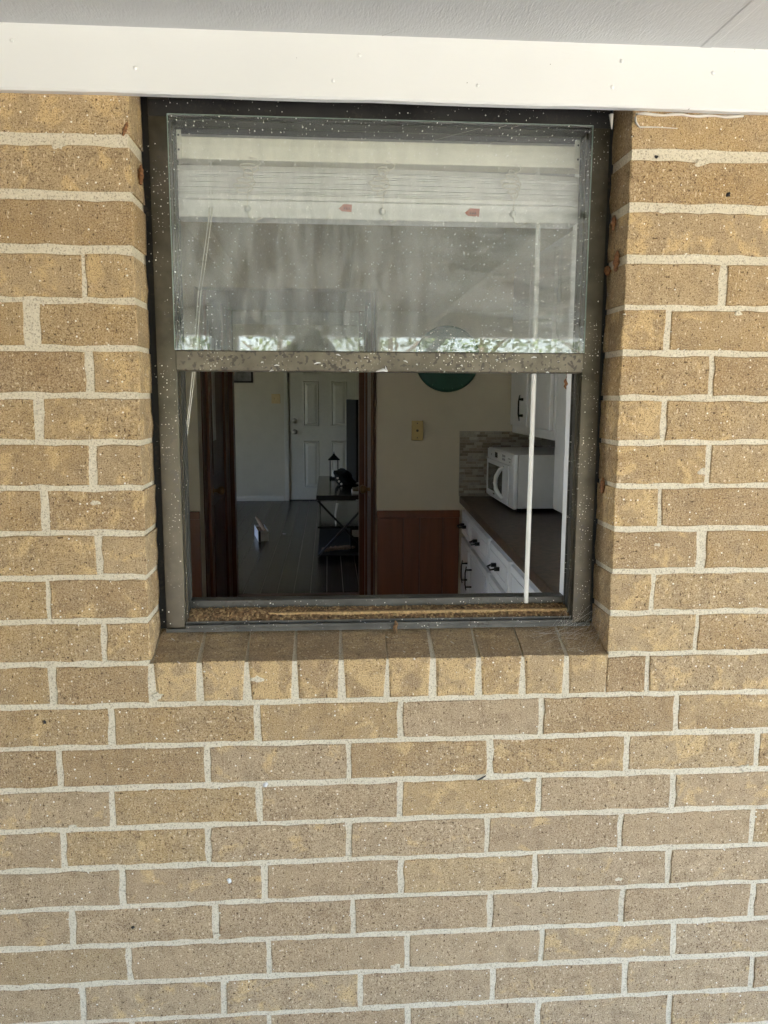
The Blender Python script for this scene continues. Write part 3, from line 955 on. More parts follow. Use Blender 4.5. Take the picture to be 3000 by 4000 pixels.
# topmost slat is tilted towards the window
n = 14
s_ = MB(); vv = []
for i in range(n + 1):
    x = BX0 + 0.001 + (BX1 - 0.006 - BX0) * i / n
    zz = 0.8485 + droop(x)
    vv += [(x, BY - 0.0245, zz), (x, BY - 0.016, zz + 0.0105), (x, BY - 0.0145, zz + 0.0095), (x, BY - 0.0230, zz - 0.0008)]
ff = [(0, 1, 2, 3), tuple(n * 4 + q for q in (3, 2, 1, 0))]
for i in range(n):
    for q in range(4):
        ff.append((i * 4 + q, i * 4 + (q + 1) % 4, (i + 1) * 4 + (q + 1) % 4, (i + 1) * 4 + q))
s_.add(vv, ff).build("slat", M['blind'], bl)
slat(0.8010, 0.0050, "slat", BY - 0.0265, BY + 0.026, 0.0, d=0)
br_ = MB()
br_.prism([(BY - 0.024, 0.8005), (BY - 0.0285, 0.797), (BY - 0.0250, 0.7705), (BY - 0.0235, 0.7695), (BY + 0.020, 0.7700), (BY + 0.024, 0.8005)], 'x', BX0 + 0.004, BX1 - 0.008)
for i, v in enumerate(br_.v):
    if v[2] < 0.79:
        br_.v[i] = (v[0] + (0.007 if v[0] < 0 else -0.010), v[1], v[2])
brail = br_.build("bottom_rail", M['blind'], bl)
for (x0, x1, z0, z1) in ((0.020, 0.043, 0.7830, 0.7945), (0.246, 0.272, 0.7795, 0.7920)):
    yv = lambda z: BY - 0.0250 - (z - 0.7705) / 0.0265 * 0.0035 - 0.0004
    st = MB()
    st.add([(x0 + 0.006, yv(z0), z0), (x1, yv(z0), z0 - 0.001), (x1 + 0.001, yv(z1), z1), (x0 + 0.009, yv(z1), z1 + 0.0005), (x0, yv((z0 + z1) / 2), (z0 + z1) / 2 - 0.001), (x0 + 0.004, yv((z0 + z1) / 2), (z0 + z1) / 2 + 0.002)], [(0, 1, 2, 3, 5, 4)])
    so = st.build("sticker", M['red'], brail, fix=False)
    k = MB()
    for q in range(3):
        xx = x0 + 0.009 + q * 0.0042
        k.add([(xx, yv(z0) - 0.0006, z0 + 0.003), (xx + 0.003, yv(z0) - 0.0006, z0 + 0.003), (xx + 0.0015, yv(z1) - 0.0006, z0 + 0.0085)], [(0, 1, 2)])
    k.build("print_mark", M['ink'], so, fix=False)


def tangle(cx, z0, z1, seed):
    rg = random.Random(seed)
    pts = []
    loops = 6
    N = 84
    for i in range(N + 1):
        u = i / N
        a = u * loops * 2 * math.pi
        w = 0.013 + 0.006 * math.sin(u * 9 + seed)
        pts.append((cx + w * math.sin(a) + 0.006 * math.sin(u * 4 + seed), BY - 0.0275 - 0.0025 * (1 + math.cos(a * 0.5)), z1 + (z0 - z1) * u + 0.006 * math.cos(a)))
    t = MB().tube(pts, 0.0012, 5)
    t.tube([(cx + 0.002, BY - 0.029, z0 + 0.004), (cx + 0.001, BY - 0.031, z0 - 0.012), (cx, BY - 0.031, 0.787)], 0.0008, 5)
    t.tube([(cx, BY - 0.029, 0.782), (cx + 0.003, BY - 0.031, 0.769), (cx + 0.013, BY - 0.031, 0.763), (cx + 0.026, BY - 0.029, 0.769)], 0.0008, 5)
    return t


for cx, sd_ in ((-0.140, 1), (0.098, 2), (0.333, 3)):
    o = tangle(cx, 0.812, 0.862, sd_).build("ladder_cord", M['cord'], bl, smooth=True)
    MB().lathe([(0.0062, BY - 0.0278), (0.0058, BY - 0.0295), (0.0036, BY - 0.0302), (0.0032, BY - 0.0318), (0.001, BY - 0.0320)], (cx, 0, 0.7845), 'y', 16).build("cord_button", M['blind'], o, smooth=True)
for dx in (0.0, 0.0048):
    MB().tube([(-0.207 + dx, BY - 0.004, 0.866), (-0.2065 + dx, BY - 0.030, 0.772), (-0.229 + dx, BY - 0.030, 0.640), (-0.247 + dx * 0.8, BY - 0.010, 0.498), (-0.266 + dx * 0.5, BY + 0.004, 0.380), (-0.283 + dx * 0.4, BY + 0.012, 0.26)], 0.0010, 6).build("lift_cord", M['cord'], bl, smooth=True)
wd = MB().tube([(0.3865, BY + 0.012, 0.869), (0.3860, BY + 0.010, 0.80), (0.3845, BY - 0.012, 0.766), (0.3835, BY - 0.020, 0.505), (0.3795, BY - 0.026, 0.064)], 0.0044, 8).build("tilt_wand", M['blind'], bl)

# ------------------------------------------------------------------ kitchen shell
CEIL = 1.42
YF = 3.054
def struct(name, mb, mat):
    return tag(mb.build(name, mat), kind='structure')
struct("indoor_ceiling", MB().box(-3.34, 2.34, 0.262, 9.95, CEIL + 0.002, CEIL + 0.05), M['ceil_in'])
struct("kitchen_floor", MB().box(-1.3, 1.42, YIN + 0.005, 3.9, FLOOR - 0.06, FLOOR), M['tile'])
HX0, HX1 = -0.709, 0.267
wk = MB()
wk.box(-1.298, HX0, YF, YF + 0.13, FLOOR, CEIL)
wk.box(HX1, 1.415, YF, YF + 0.13, FLOOR, CEIL)
wk.box(HX0, HX1, YF, YF + 0.13, 1.03, CEIL)
struct("kitchen_far_wall", wk, M['wall'])

# wainscot on both sides of the opening, board by board
def wainscot(x_edges, label):
    t = thing("wainscot", ((x_edges[0] + x_edges[-1]) / 2, YF, FLOOR), label, "panelling")
    for a, b in zip(x_edges, x_edges[1:]):
        box("board", M['wood_red'], t, a + 0.003, b - 0.003, YF - 0.014, YF - 0.001, FLOOR + 0.001, -0.218, bevel=0.0015, center=True)
    box("backing", M['wood_dark'], t, x_edges[0], x_edges[-1], YF - 0.007, YF - 0.0005, FLOOR + 0.001, -0.2175)
    box("cap_rail", M['wood_red'], t, x_edges[0] - 0.002, x_edges[-1], YF - 0.024, YF - 0.0005, -0.2165, -0.174, bevel=0.004, center=True)
    return t
wainscot([0.268, 0.416, 0.508, 0.640, 0.7345], "red-brown wainscot panelling between the hall opening and the white drawers")
wainscot([-1.297, -1.24, -1.10, -0.98, -0.84, -0.711], "dark wainscot panelling on the wall left of the hall opening")

# hall lining: panelled sides with a door each
def hall_side(x, sg, label, dy0, dy1, ky):
    t = thing("hall_door", (x, (dy0 + dy1) / 2, FLOOR), label, "door")
    xa, xb = (x - 0.035, x) if sg > 0 else (x, x + 0.035)
    leaf = box("leaf", M['wood_dark'], t, xa, xb, dy0, dy1, FLOOR + 0.012, 1.0, bevel=0.003)
    xf = x if sg > 0 else x
    for (z0, z1) in ((-0.88, -0.2), (-0.02, 0.9)):
        fa, fb = (xf + 0.0005, xf + 0.008) if sg > 0 else (xf - 0.008, xf - 0.0005)
        box("panel", M['wood_dark'], leaf, fa, fb, dy0 + 0.12, dy1 - 0.12, z0, z1, bevel=0.005)
    k = MB()
    k.lathe([(0.030, 0.0005 * sg), (0.030, 0.006 * sg), (0.012, 0.010 * sg), (0.010, 0.030 * sg), (0.022, 0.040 * sg), (0.028, 0.055 * sg), (0.024, 0.068 * sg), (0.008, 0.074 * sg)], (x, ky, -0.108), 'x', 16)
    k.build("knob", M['brass'], t, smooth=True)
    # casing boards
    for (a, b) in ((dy0 - 0.085, dy0 - 0.004), (dy1 + 0.004, dy1 + 0.085)):
        ca, cb_ = (x + 0.001, x + 0.018) if sg > 0 else (x - 0.018, x - 0.001)
        box("casing", M['wood_red'], t, ca, cb_, a, b, FLOOR + 0.002, 1.05, bevel=0.003)
    return t
hs = MB()
hs.box(-0.84, -0.737, YF + 0.132, 4.455, FLOOR, CEIL); hs.box(0.300, 0.40, YF + 0.132, 4.455, FLOOR, CEIL)
hs.box(-0.7365, -0.7025, YF + 0.132, 3.372, FLOOR, CEIL); hs.box(-0.7365, -0.7025, 4.018, 4.455, FLOOR, CEIL)
hs.box(0.264, 0.2995, YF + 0.132, 3.372, FLOOR, CEIL); hs.box(0.264, 0.2995, 4.018, 4.455, FLOOR, CEIL)
hs.box(-0.7365, -0.7025, 3.375, 4.015, 1.005, CEIL); hs.box(0.264, 0.2995, 3.375, 4.015, 1.005, CEIL)
struct("hall_wall", hs, M['wood_dark'])
hall_side(-0.7015, 1, "dark brown panelled door with knob in the hall's left side", 3.375, 4.015, 3.47)
hall_side(0.2635, -1, "dark brown panelled door with knob in the hall's right side", 3.375, 4.015, 3.50)
# end casings of the hall towards the living room
ec = MB()
ec.box(-0.7015, -0.672, 4.36, 4.456, FLOOR + 0.001, 1.05); ec.box(0.218, 0.263, 4.36, 4.456, FLOOR + 0.001, 1.05)
struct("hall_end_casing", ec, M['wood_red'])
lc = MB(); lc.box(-0.7015, -0.690, 4.14, 4.20, -0.10, 1.05); lc.box(0.2535, 0.263, 4.14, 4.17, FLOOR + .002, 1.05)
struct("hall_moulding", lc, M['casing_lit'])
tag(box("hanging_paper", M['paper'], None, -0.6925, -0.6885, 3.50, 3.60, 0.19, 0.80), "white sheet hanging on the dark hall door by its edge", "paper")

# floors beyond
base = MB().box(-3.2, 2.2, 4.455, 9.95, FLOOR - 0.16, FLOOR - 0.0012).build("living_room_floor", M['plank_gap_glint'])
tag(base, kind='structure')
PX0 = -0.0205 - 0.124 * 12
pl_mesh = {}
for c in range(18):
    x = PX0 + c * 0.124
    y = 4.457
    off = (c * 0.37) % 1.0
    first = True
    while y < 9.79:
        L = 1.22 if not first else 0.25 + off
        first = False
        y2 = min(y + L, 9.798)
        box("plank", M['plank'], base, x + 0.0020, x + 0.1220, y + 0.0016, y2 - 0.0016, FLOOR - 0.012, FLOOR, bevel=0.0006, center=True)
        y = y2
w = MB(); w.box(-3.2, PX0, 4.456, 9.8, FLOOR - 0.003, FLOOR - 0.0002); w.box(PX0 + 18 * 0.124, 2.2, 4.456, 9.8, FLOOR - 0.003, FLOOR - 0.0002)
w.build("plain_boards", M['plank'], base)
hf = tag(MB().box(-0.70, 0.262, 3.9, 4.452, FLOOR - 0.06, FLOOR - 0.003).build("hall_floor", M['plank_gap_glint']), kind='structure')
for (a, b) in ((-0.70, -0.484), (-0.478, -0.090), (-0.084, 0.262)):
    box("tile", M['tile'], hf, a + 0.001, b, 3.92, 4.38, FLOOR - 0.01, FLOOR + 0.001, bevel=0.001, center=True)
box("threshold_strip", M['wood_dark'], hf, -0.70, 0.262, 4.384, 4.45, FLOOR - 0.01, FLOOR + 0.006, bevel=0.003)

# ------------------------------------------------------------------ living room
YB = 9.8
bw = MB(); bw.box(-3.2, -0.556, YB, YB + 0.14, FLOOR, CEIL); bw.box(0.40, 2.2, YB, YB + 0.14, FLOOR, CEIL); bw.box(-0.556, 0.40, YB, YB + 0.14, 1.04, CEIL)
struct("living_room_far_wall", bw, M['wall_white'])
lw = MB(); lw.box(-1.3, -0.845, 4.457, 4.598, FLOOR, CEIL); lw.box(0.405, 2.2, 4.457, 4.598, FLOOR, CEIL); lw.box(-0.845, 0.405, 4.457, 4.598, 1.06, CEIL)
struct("living_room_near_wall", lw, M['wall_white'])
bb = MB()
bb.prism([(YB - 0.001, FLOOR), (YB - 0.016, FLOOR), (YB - 0.016, FLOOR + 0.045), (YB - 0.008, FLOOR + 0.065), (YB - 0.001, FLOOR + 0.07)], 'x', -3.19, -0.628)
struct("baseboard", bb, M['doorwhite'])
fd = thing("front_door", (-0.08, YB, FLOOR), "white six-panel front door with two round locks across the living room", "door")
lf = box("leaf", M['doorwhite'], fd, -0.542, 0.378, YB + 0.022, YB + 0.06, FLOOR + 0.012, 1.03)
for (z0, z1) in ((-0.82, -0.16), (0.04, 0.66), (0.76, 0.94)):
    for (a, b) in ((-0.351, -0.130), (0.035, 0.26)):
        f = MB()
        # raised field: sloped sides up to a flat face, inside a rounded bead
        def ring_(i_, y): return [(a + i_, y, z0 + i_), (b - i_, y, z0 + i_), (b - i_, y, z1 - i_), (a + i_, y, z1 - i_)]
        rr_ = [ring_(0.0, YB + 0.0218), ring_(0.012, YB + 0.006), ring_(0.026, YB + 0.0195), ring_(0.062, YB + 0.004)]
        f.v = [q for r0 in rr_ for q in r0]
        for q in range(3):
            for w_ in range(4):
                f.f.append((q * 4 + w_, q * 4 + (w_ + 1) % 4, q * 4 + 4 + (w_ + 1) % 4, q * 4 + 4 + w_)); f.m.append(0)
        f.f.append((12, 13, 14, 15)); f.m.append(0)
        f.build("panel", M['doorwhite'], lf)
for (z, r) in ((0.117, 0.03), (-0.037, 0.033)):
    MB().lathe([(0.036, YB + 0.0215), (0.034, YB + 0.012), (0.014, YB + 0.008), (0.014, YB - 0.015), (r, YB - 0.03), (r * 0.9, YB - 0.05), (0.008, YB - 0.055)], (-0.470, 0, z), 'y', 18).build("lock", M['chrome'], fd, smooth=True)
cs = MB(); cs.box(-0.612, -0.5565, YB - 0.018, YB - 0.001, FLOOR + 0.001, 1.1); cs.box(0.4005, 0.455, YB - 0.018, YB - 0.001, FLOOR + 0.001, 1.1)
cs.build("casing", M['doorwhite'], fd, bevel=0.003)
jm = MB(); jm.box(-0.5555, -0.5445, YB - 0.001, YB + 0.13, FLOOR + 0.001, 1.039); jm.box(0.381, 0.3995, YB - 0.001, YB + 0.13, FLOOR + 0.001, 1.039)
jm.build("frame", M['doorwhite'], fd)
box("light_stop_board", M['black_matt'], fd, -0.5555, 0.3995, YB + 0.131, YB + 0.139, FLOOR + 0.001, 1.039)  # board added behind the leaf to block daylight leaking round it
box("threshold", M['black'], fd, -0.544, 0.38, YB + 0.001, YB + 0.12, FLOOR + 0.0005, FLOOR + 0.011)
sw = thing("light_switch", (-0.722, YB, 0.42), "ivory double light switch plate beside the front door", "switch")
box("plate", M['plate_pale'], sw, -0.785, -0.662, YB - 0.008, YB - 0.0005, 0.352, 0.484, bevel=0.002)
for x in (-0.748, -0.699):
    box("toggle", M['plate_pale'], sw, x - 0.006, x + 0.006, YB - 0.02, YB - 0.0085, 0.405, 0.43, bevel=0.002)
pf = thing("wall_picture", (-1.17, YB, 0.63), "grey framed picture high on the far living room wall", "picture")
box("frame", M['black_matt'], pf, -1.36, -1.029, YB - 0.025, YB - 0.001, 0.634, 1.05, bevel=0.003)
box("print", M['picture'], pf, -1.335, -1.054, YB - 0.0265, YB - 0.0255, 0.66, 1.02)

# media table seen end-on, with an X brace
TX0, TX1, TY0, TY1, TT = -0.111, 0.385, 5.58, 7.30, -0.404
tb = thing("media_table", (0.14, 6.4, FLOOR), "long black media table with crossed end braces in the living room", "table")
box("top", M['black'], tb, TX0, TX1, TY0, TY1, TT - 0.04, TT, bevel=0.003)
box("shelf", M['black'], tb, TX0 + 0.01, TX1 - 0.01, TY0 + 0.015, TY1 - 0.02, -0.70, -0.682, bevel=0.002)
box("lower_shelf", M['black_matt'], tb, TX0 + 0.01, TX1 - 0.01, TY0 + 0.03, TY1 - 0.02, -0.955, -0.94, bevel=0.002)
for (x, y) in ((TX0 + 0.008, TY0 + 0.008), (TX1 - 0.03, TY0 + 0.008), (TX0 + 0.008, TY1 - 0.03), (TX1 - 0.03, TY1 - 0.03)):
    box("leg", M['iron'], tb, x, x + 0.012, y, y + 0.012, FLOOR + 0.001, -0.955 if y < 6 else TT - 0.041)
for (xa, xb) in ((TX0 + 0.01, TX1 - 0.02), (TX1 - 0.02, TX0 + 0.01)):
    MB().tube([(xa, TY0 + 0.004, TT - 0.045), (xb, TY0 + 0.004 + (0.012 if xa < xb else 0), -0.945)], 0.010, 6).build("brace", M['iron'], tb)
tv = thing("television", (0.22, 6.45, TT), "black flat television seen edge-on standing on the media table", "television")
tvb = MB()
A, B = Vector((0.253, 6.0)), Vector((0.185, 6.98))
dv = (B - A).normalized(); nv = Vector((dv.y, -dv.x))
if nv.x > 0: nv = -nv
def tvbox(mb, s0, s1, n0, n1, z0, z1):
    q = []
    for z in (z0, z1):
        for s, nn in ((s0, n0), (s1, n0), (s1, n1), (s0, n1)):
            p = A + dv * s - nv * nn
            q.append((p.x, p.y, z))
    return mb.add(q, [(0, 3, 2, 1), (4, 5, 6, 7), (0, 1, 5, 4), (1, 2, 6, 5), (2, 3, 7, 6), (3, 0, 4, 7)])
tvbox(tvb, 0, 0.98, 0, 0.045, TT + 0.07, TT + 0.83).build("casing", M['black_matt'], tv, bevel=0.006)
tvbox(MB(), 0.015, 0.965, -0.0015, -0.0003, TT + 0.085, TT + 0.815).build("screen", M['black_matt'], tv)
tvbox(MB(), 0.35, 0.63, -0.08, 0.12, TT + 0.001, TT + 0.012).build("stand_foot", M['black'], tv, bevel=0.003)
tvbox(MB(), 0.46, 0.52, 0.01, 0.035, TT + 0.0125, TT + 0.0695).build("stand_neck", M['black'], tv)

LXc, LYc = 0.055, 7.0
ln = thing("lantern", (LXc, LYc, TT), "small black metal lantern with peaked roof on the media table", "lantern")
box("base", M['black_matt'], ln, LXc - 0.048, LXc + 0.048, LYc - 0.048, LYc + 0.048, TT + 0.001, TT + 0.02, bevel=0.003)
for sx in (-1, 1):
    for sy in (-1, 1):
        box("corner_post", M['black_matt'], ln, LXc + sx * 0.041 - 0.005, LXc + sx * 0.041 + 0.005, LYc + sy * 0.041 - 0.005, LYc + sy * 0.041 + 0.005, TT + 0.0205, TT + 0.2)
rf = MB(); zz = TT + 0.2005
rf.add([(LXc - 0.062, LYc - 0.062, zz), (LXc + 0.062, LYc - 0.062, zz), (LXc + 0.062, LYc + 0.062, zz), (LXc - 0.062, LYc + 0.062, zz),
        (LXc - 0.02, LYc - 0.02, zz + 0.045), (LXc + 0.02, LYc - 0.02, zz + 0.045), (LXc + 0.02, LYc + 0.02, zz + 0.045), (LXc - 0.02, LYc + 0.02, zz + 0.045)],
       [(0, 3, 2, 1), (4, 5, 6, 7), (0, 1, 5, 4), (1, 2, 6, 5), (2, 3, 7, 6), (3, 0, 4, 7)])
rf.build("roof", M['black_matt'], ln)
MB().lathe([(0.016, zz + 0.0455), (0.012, zz + 0.06), (0.005, zz + 0.066), (0.004, zz + 0.085)], (LXc, LYc, 0), 'z', 10).build("finial", M['black_matt'], ln)
MB().lathe([(0.020, TT + 0.0205), (0.020, TT + 0.09), (0.004, TT + 0.092)], (LXc, LYc, 0), 'z', 14).build("candle", M['paper'], ln)

# slumped black bag on the table
bag = bmesh.new()
bmesh.ops.create_icosphere(bag, subdivisions=3, radius=1.0)
rg = random.Random(5)
for v in bag.verts:
    n1 = 0.14 * math.sin(v.co.x * 4.3 + 1) * math.sin(v.co.y * 3.7) + 0.10 * math.sin(v.co.z * 6 + v.co.x * 3) + rg.uniform(-0.05, 0.05)
    v.co *= 1 + n1
    x, y, z = v.co
    if z < -0.55: z = -0.55
    v.co = (0.155 + 0.095 * x - 0.045 * z, 6.43 + 0.10 * y, TT + 0.058 + 0.102 * (z + 0.02))
me = bpy.data.meshes.new("bag"); bag.to_mesh(me); bag.free(); me.materials.append(M['black_matt'])
bo = thing("black_bag", (0.15, 6.43, TT), "slumped black bag lying on the media table before the television", "bag")
o = bpy.data.objects.new("body", me); COL.objects.link(o); o.parent = bo; o.location = -Vector(bo.location)
for (a, b, c) in ((0.085, 0.075, -0.075), (0.098, 0.045, -0.085), (0.12, 0.02, -0.095)):
    MB().lathe([(0.011, -0.002), (0.011, 0.002)], (a, 6.43 + c - 0.02, TT + b), 'y', 10).build("glint_disc", M['chrome'], bo)  # chrome discs put in as the bright highlights on the bag
bk1 = thing("book", (0.29, 5.75, TT), "thick pale book lying under a darker one on the media table", "book", "books on the media table")
box("cover", M['paper'], bk1, 0.205, 0.37, 5.66, 5.86, TT + 0.001, TT + 0.022, bevel=0.002)
bk2 = thing("book", (0.29, 5.76, TT + 0.0225), "dark thin book lying on top of a paler one on the media table", "book", "books on the media table")
box("cover", M['rope'], bk2, 0.212, 0.368, 5.68, 5.85, TT + 0.0225, TT + 0.042, bevel=0.002)
o = thing("game_box", (0.25, 5.78, -0.94), "black box with a white printed panel on the media table's lowest shelf", "box")
box("carton", M['black_matt'], o, 0.19, 0.37, 5.72, 5.90, -0.9395, -0.72, bevel=0.003)
box("printed_panel", M['card'], o, 0.205, 0.36, 5.7165, 5.7195, -0.80, -0.735)
rp = MB()
pts = []
for i in range(60):
    u = i / 59
    pts.append((-0.06 + 0.30 * u + 0.012 * math.sin(i * 1.9), 5.75 + 0.05 * math.sin(i * 0.9), -0.928 + 0.012 * abs(math.sin(i * 1.3)) + 0.03 * u))
rp.tube(pts, 0.012, 7)
o = rp.build("rope_toy", M['rope'], None, smooth=True)
tag(o, "tangled brown rope lying on the media table's lowest shelf", "rope")
o = MB().tube([(0.06, 5.70, -0.681), (0.055, 5.70, -0.60), (0.075, 5.71, -0.49)], [0.006, 0.008, 0.012], 6).build("paper_roll", M['paper'])
tag(o, "thin white paper roll standing on the media table's glass shelf", "paper roll")
bx = thing("carton", (-0.68, 6.75, FLOOR), "small white printed carton lying open on the dark living room floor", "carton")
cbx = MB()
fl_, fr_ = Vector((-0.715, 6.615)), Vector((-0.611, 6.640))
bl_, brr = Vector((-0.79, 7.02)), Vector((-0.686, 7.045))
z0, z1 = FLOOR + 0.001, FLOOR + 0.108
P4 = [fl_, fr_, brr, bl_]
for i, mi in ((0, 0), (1, 0), (2, 0), (3, 1)):
    a, b = P4[i], P4[(i + 1) % 4]
    d_ = (b - a).normalized(); nn = Vector((-d_.y, d_.x)) * 0.003
    q = [(a.x, a.y, z0), (b.x, b.y, z0), (b.x + nn.x, b.y + nn.y, z0), (a.x + nn.x, a.y + nn.y, z0)]
    cbx.add(q + [(x, y, z1) for x, y, _ in q], [(0, 3, 2, 1), (4, 5, 6, 7), (0, 1, 5, 4), (1, 2, 6, 5), (2, 3, 7, 6), (3, 0, 4, 7)], mi)
cbx.build("body", [M['card'], M['card_side_lit']], bx)
q = [(p.x, p.y, z0 + 0.085) for p in P4]
MB().add(q + [(x, y, z - 0.003) for x, y, z in q], [(0, 1, 2, 3), (7, 6, 5, 4), (0, 4, 5, 1), (1, 5, 6, 2), (2, 6, 7, 3), (3, 7, 4, 0)]).build("inner_fold", M['cardbrown'], bx)
MB().add([(-0.711, 6.611, z0 + 0.002), (-0.690, 6.616, z0 + 0.002), (-0.690, 6.616, z1), (-0.711, 6.611, z1)], [(0, 1, 2, 3)]).build("dark_print", M['display'], bx, fix=False)
pp = MB().tube([(-0.66, 6.75, z1 - 0.02), (-0.70, 6.86, z1 + 0.02), (-0.735, 6.95, z1 + 0.05), (-0.77, 7.02, z1 + 0.085)], [0.012, 0.022, 0.018, 0.008], 7)
pp.build("crumpled_liner", M['cardbrown'], bx)
o = MB().lathe([(0.018, 0.001), (0.02, 0.008), (0.006, 0.013)], (-0.4775, 7.04, FLOOR), 'z', 7).build("paper_scrap", M['paper'])
tag(o, "tiny white scrap on the dark floor right of the carton", "scrap")

# ------------------------------------------------------------------ kitchen fittings
ck = thing("round_plaque", (0.652, YF, 0.66), "round dark green wall disc half hidden behind the window rail", "wall disc")
MB().lathe([(0.178, YF - 0.001), (0.180, YF - 0.012), (0.172, YF - 0.026), (0.160, YF - 0.024), (0.02, YF - 0.023)], (0.652, 0, 0.662), 'y', 48).build("disc", M['green'], ck, smooth=True)
for a in (R(-98), R(-80), R(-60), R(-120)):
    x, z = 0.652 + 0.166 * math.cos(a), 0.662 + 0.166 * math.sin(a)
    MB().tube([(x, YF - 0.0275, z), (0.652 + 0.158 * math.cos(a), YF - 0.0265, 0.662 + 0.158 * math.sin(a))], 0.0015, 5).build("tick", M['green_light'], ck)
jk = thing("phone_jack", (0.49, YF, 0.27), "beige wall plate with a socket on the cream kitchen wall", "wall plate")
box("plate", M['plate'], jk, 0.459, 0.524, YF - 0.006, YF - 0.0005, 0.217, 0.325, bevel=0.002)
for (z, r) in ((0.311, 0.0035), (0.271, 0.0075), (0.231, 0.0035)):
    MB().lathe([(r, YF - 0.0062), (r * 0.8, YF - 0.0068)], (0.4915, 0, z), 'y', 10).build("socket" if r > 0.005 else "screw", M['hole'], jk)

bs = box("backsplash", M['grout'], None, 0.729, 1.395, YF - 0.006, YF - 0.0005, -0.095, 0.268)
tag(bs, "mosaic strip-tile backsplash on the wall behind the microwave", "backsplash")
rg = random.Random(11)
tm = {}
z = -0.0935
while z < 0.258:
    x = 0.7305 - rg.uniform(0, 0.03)
    while x < 1.39:
        L = rg.choice((0.030, 0.046, 0.060))
        xa, xb = max(x, 0.7305), min(x + L, 1.394)
        if xb - xa > 0.008 and (xa < 1.20):
            mi = rg.choice((0, 0, 1, 1, 2, 3, 4))
            key = (round(xb - xa, 3), mi)
            if key in tm:
                o = bpy.data.objects.new("tile", tm[key]); COL.objects.link(o); o.parent = bs
                o.location = ((xa + xb) / 2, YF - 0.008, z + 0.0067)
            else:
                o = box("tile", TILES[mi], bs, xa, xb - 0.0012, YF - 0.0105, YF - 0.0058, z, z + 0.0136, center=True)
                tm[key] = o.data
        x += L
    z += 0.0150

# base units in their own slightly turned frame: local x runs into the wall, local y away from the window wall
def local_thing(name, label, cat):
    o = thing(name, (0.735, YF, FLOOR), label, cat)
    o.rotation_euler = (0, 0, R(-2.39))
    OFF[o] = Vector((0, 0, FLOOR))      # parts are given in (t, -s, z)
    return o
bc = local_thing("base_cabinet", "white base cabinets with drawers and black pulls under the brown counter", "cabinet")
SL = 2.70
box("carcass", M['white'], bc, 0.032, 0.60, -SL, -0.012, FLOOR + 0.1, -0.1365)
box("plinth", M['white'], bc, 0.09, 0.60, -SL, -0.012, FLOOR + 0.001, FLOOR + 0.099)
box("face_strip", M['white'], bc, 0.021, 0.0315, -SL, -0.012, -0.160, -0.1368, bevel=0.002)
def front(nm, s0, s1, z0, z1):
    o = box(nm, M['white'], bc, 0.012, 0.0312, -s1, -s0, z0, z1, bevel=0.003)
    fr = 0.036
    p = MB()
    a, b, c, d = -s1 + fr, -s0 - fr, z0 + fr, z1 - fr
    # raised moulding around a flat field
    p.box(0.0075, 0.0117, a - 0.008, b + 0.008, c - 0.008, c); p.box(0.0075, 0.0117, a - 0.008, b + 0.008, d, d + 0.008)
    p.box(0.0075, 0.0117, a - 0.008, a, c, d); p.box(0.0075, 0.0117, b, b + 0.008, c, d)
    p.build("moulding", M['white'], o, bevel=0.0015)
    return o
def pull(par, s, z, vert):
    p = MB()
    if vert:
        p.tube([(-0.016, -s, z + 0.062), (-0.022, -s, z + 0.03), (-0.022, -s, z - 0.03), (-0.016, -s, z - 0.062)], [0.0028, 0.0036, 0.0036, 0.0028], 7)
        for q in (0.045, -0.045):
            p.tube([(0.0115, -s, z + q), (-0.02, -s, z + q)], [0.005, 0.0035], 7)
    else:
        p.tube([(-0.006, -s - 0.045, z + 0.002), (-0.026, -s - 0.036, z - 0.004), (-0.026, -s + 0.036, z - 0.004), (-0.006, -s + 0.045, z + 0.002)], 0.0040, 7)
        for q in (0.040, -0.040):
            p.box(-0.010, 0.0115, -s + q - 0.006, -s + q + 0.006, z - 0.007, z + 0.009)
    p.build("handle", M['iron'], par)
for (s0, s1, pu) in ((0.02, 0.36, 0.17), (0.385, 0.95, 0.665), (0.995, 1.45, 1.22), (1.49, 2.0, 1.74), (2.04, 2.6, 2.3)):
    d_ = front("drawer", s0, s1, -0.300, -0.170)
    pull(d_, pu, -0.240, False)
for (s0, s1, hs_) in ((0.02, 0.36, 0.30), (0.385, 0.95, 0.46), (0.995, 1.45, 1.39), (1.49, 2.0, 1.55), (2.04, 2.6, 2.5)):
    d_ = front("cabinet_door", s0, s1, -0.885, -0.325)
    pull(d_, hs_, -0.465, True)
ct = local_thing("countertop", "dark brown laminate kitchen counter running towards the window", "counter")
c_ = MB().box(0.0, 0.64, -SL, -0.004, -0.135, -0.095)
c_.build("slab", M['counter'], ct, bevel=0.004)
box("edge_band", M['counter'], ct, -0.0015, -0.0003, -SL + 0.001, -0.006, -0.132, -0.099)

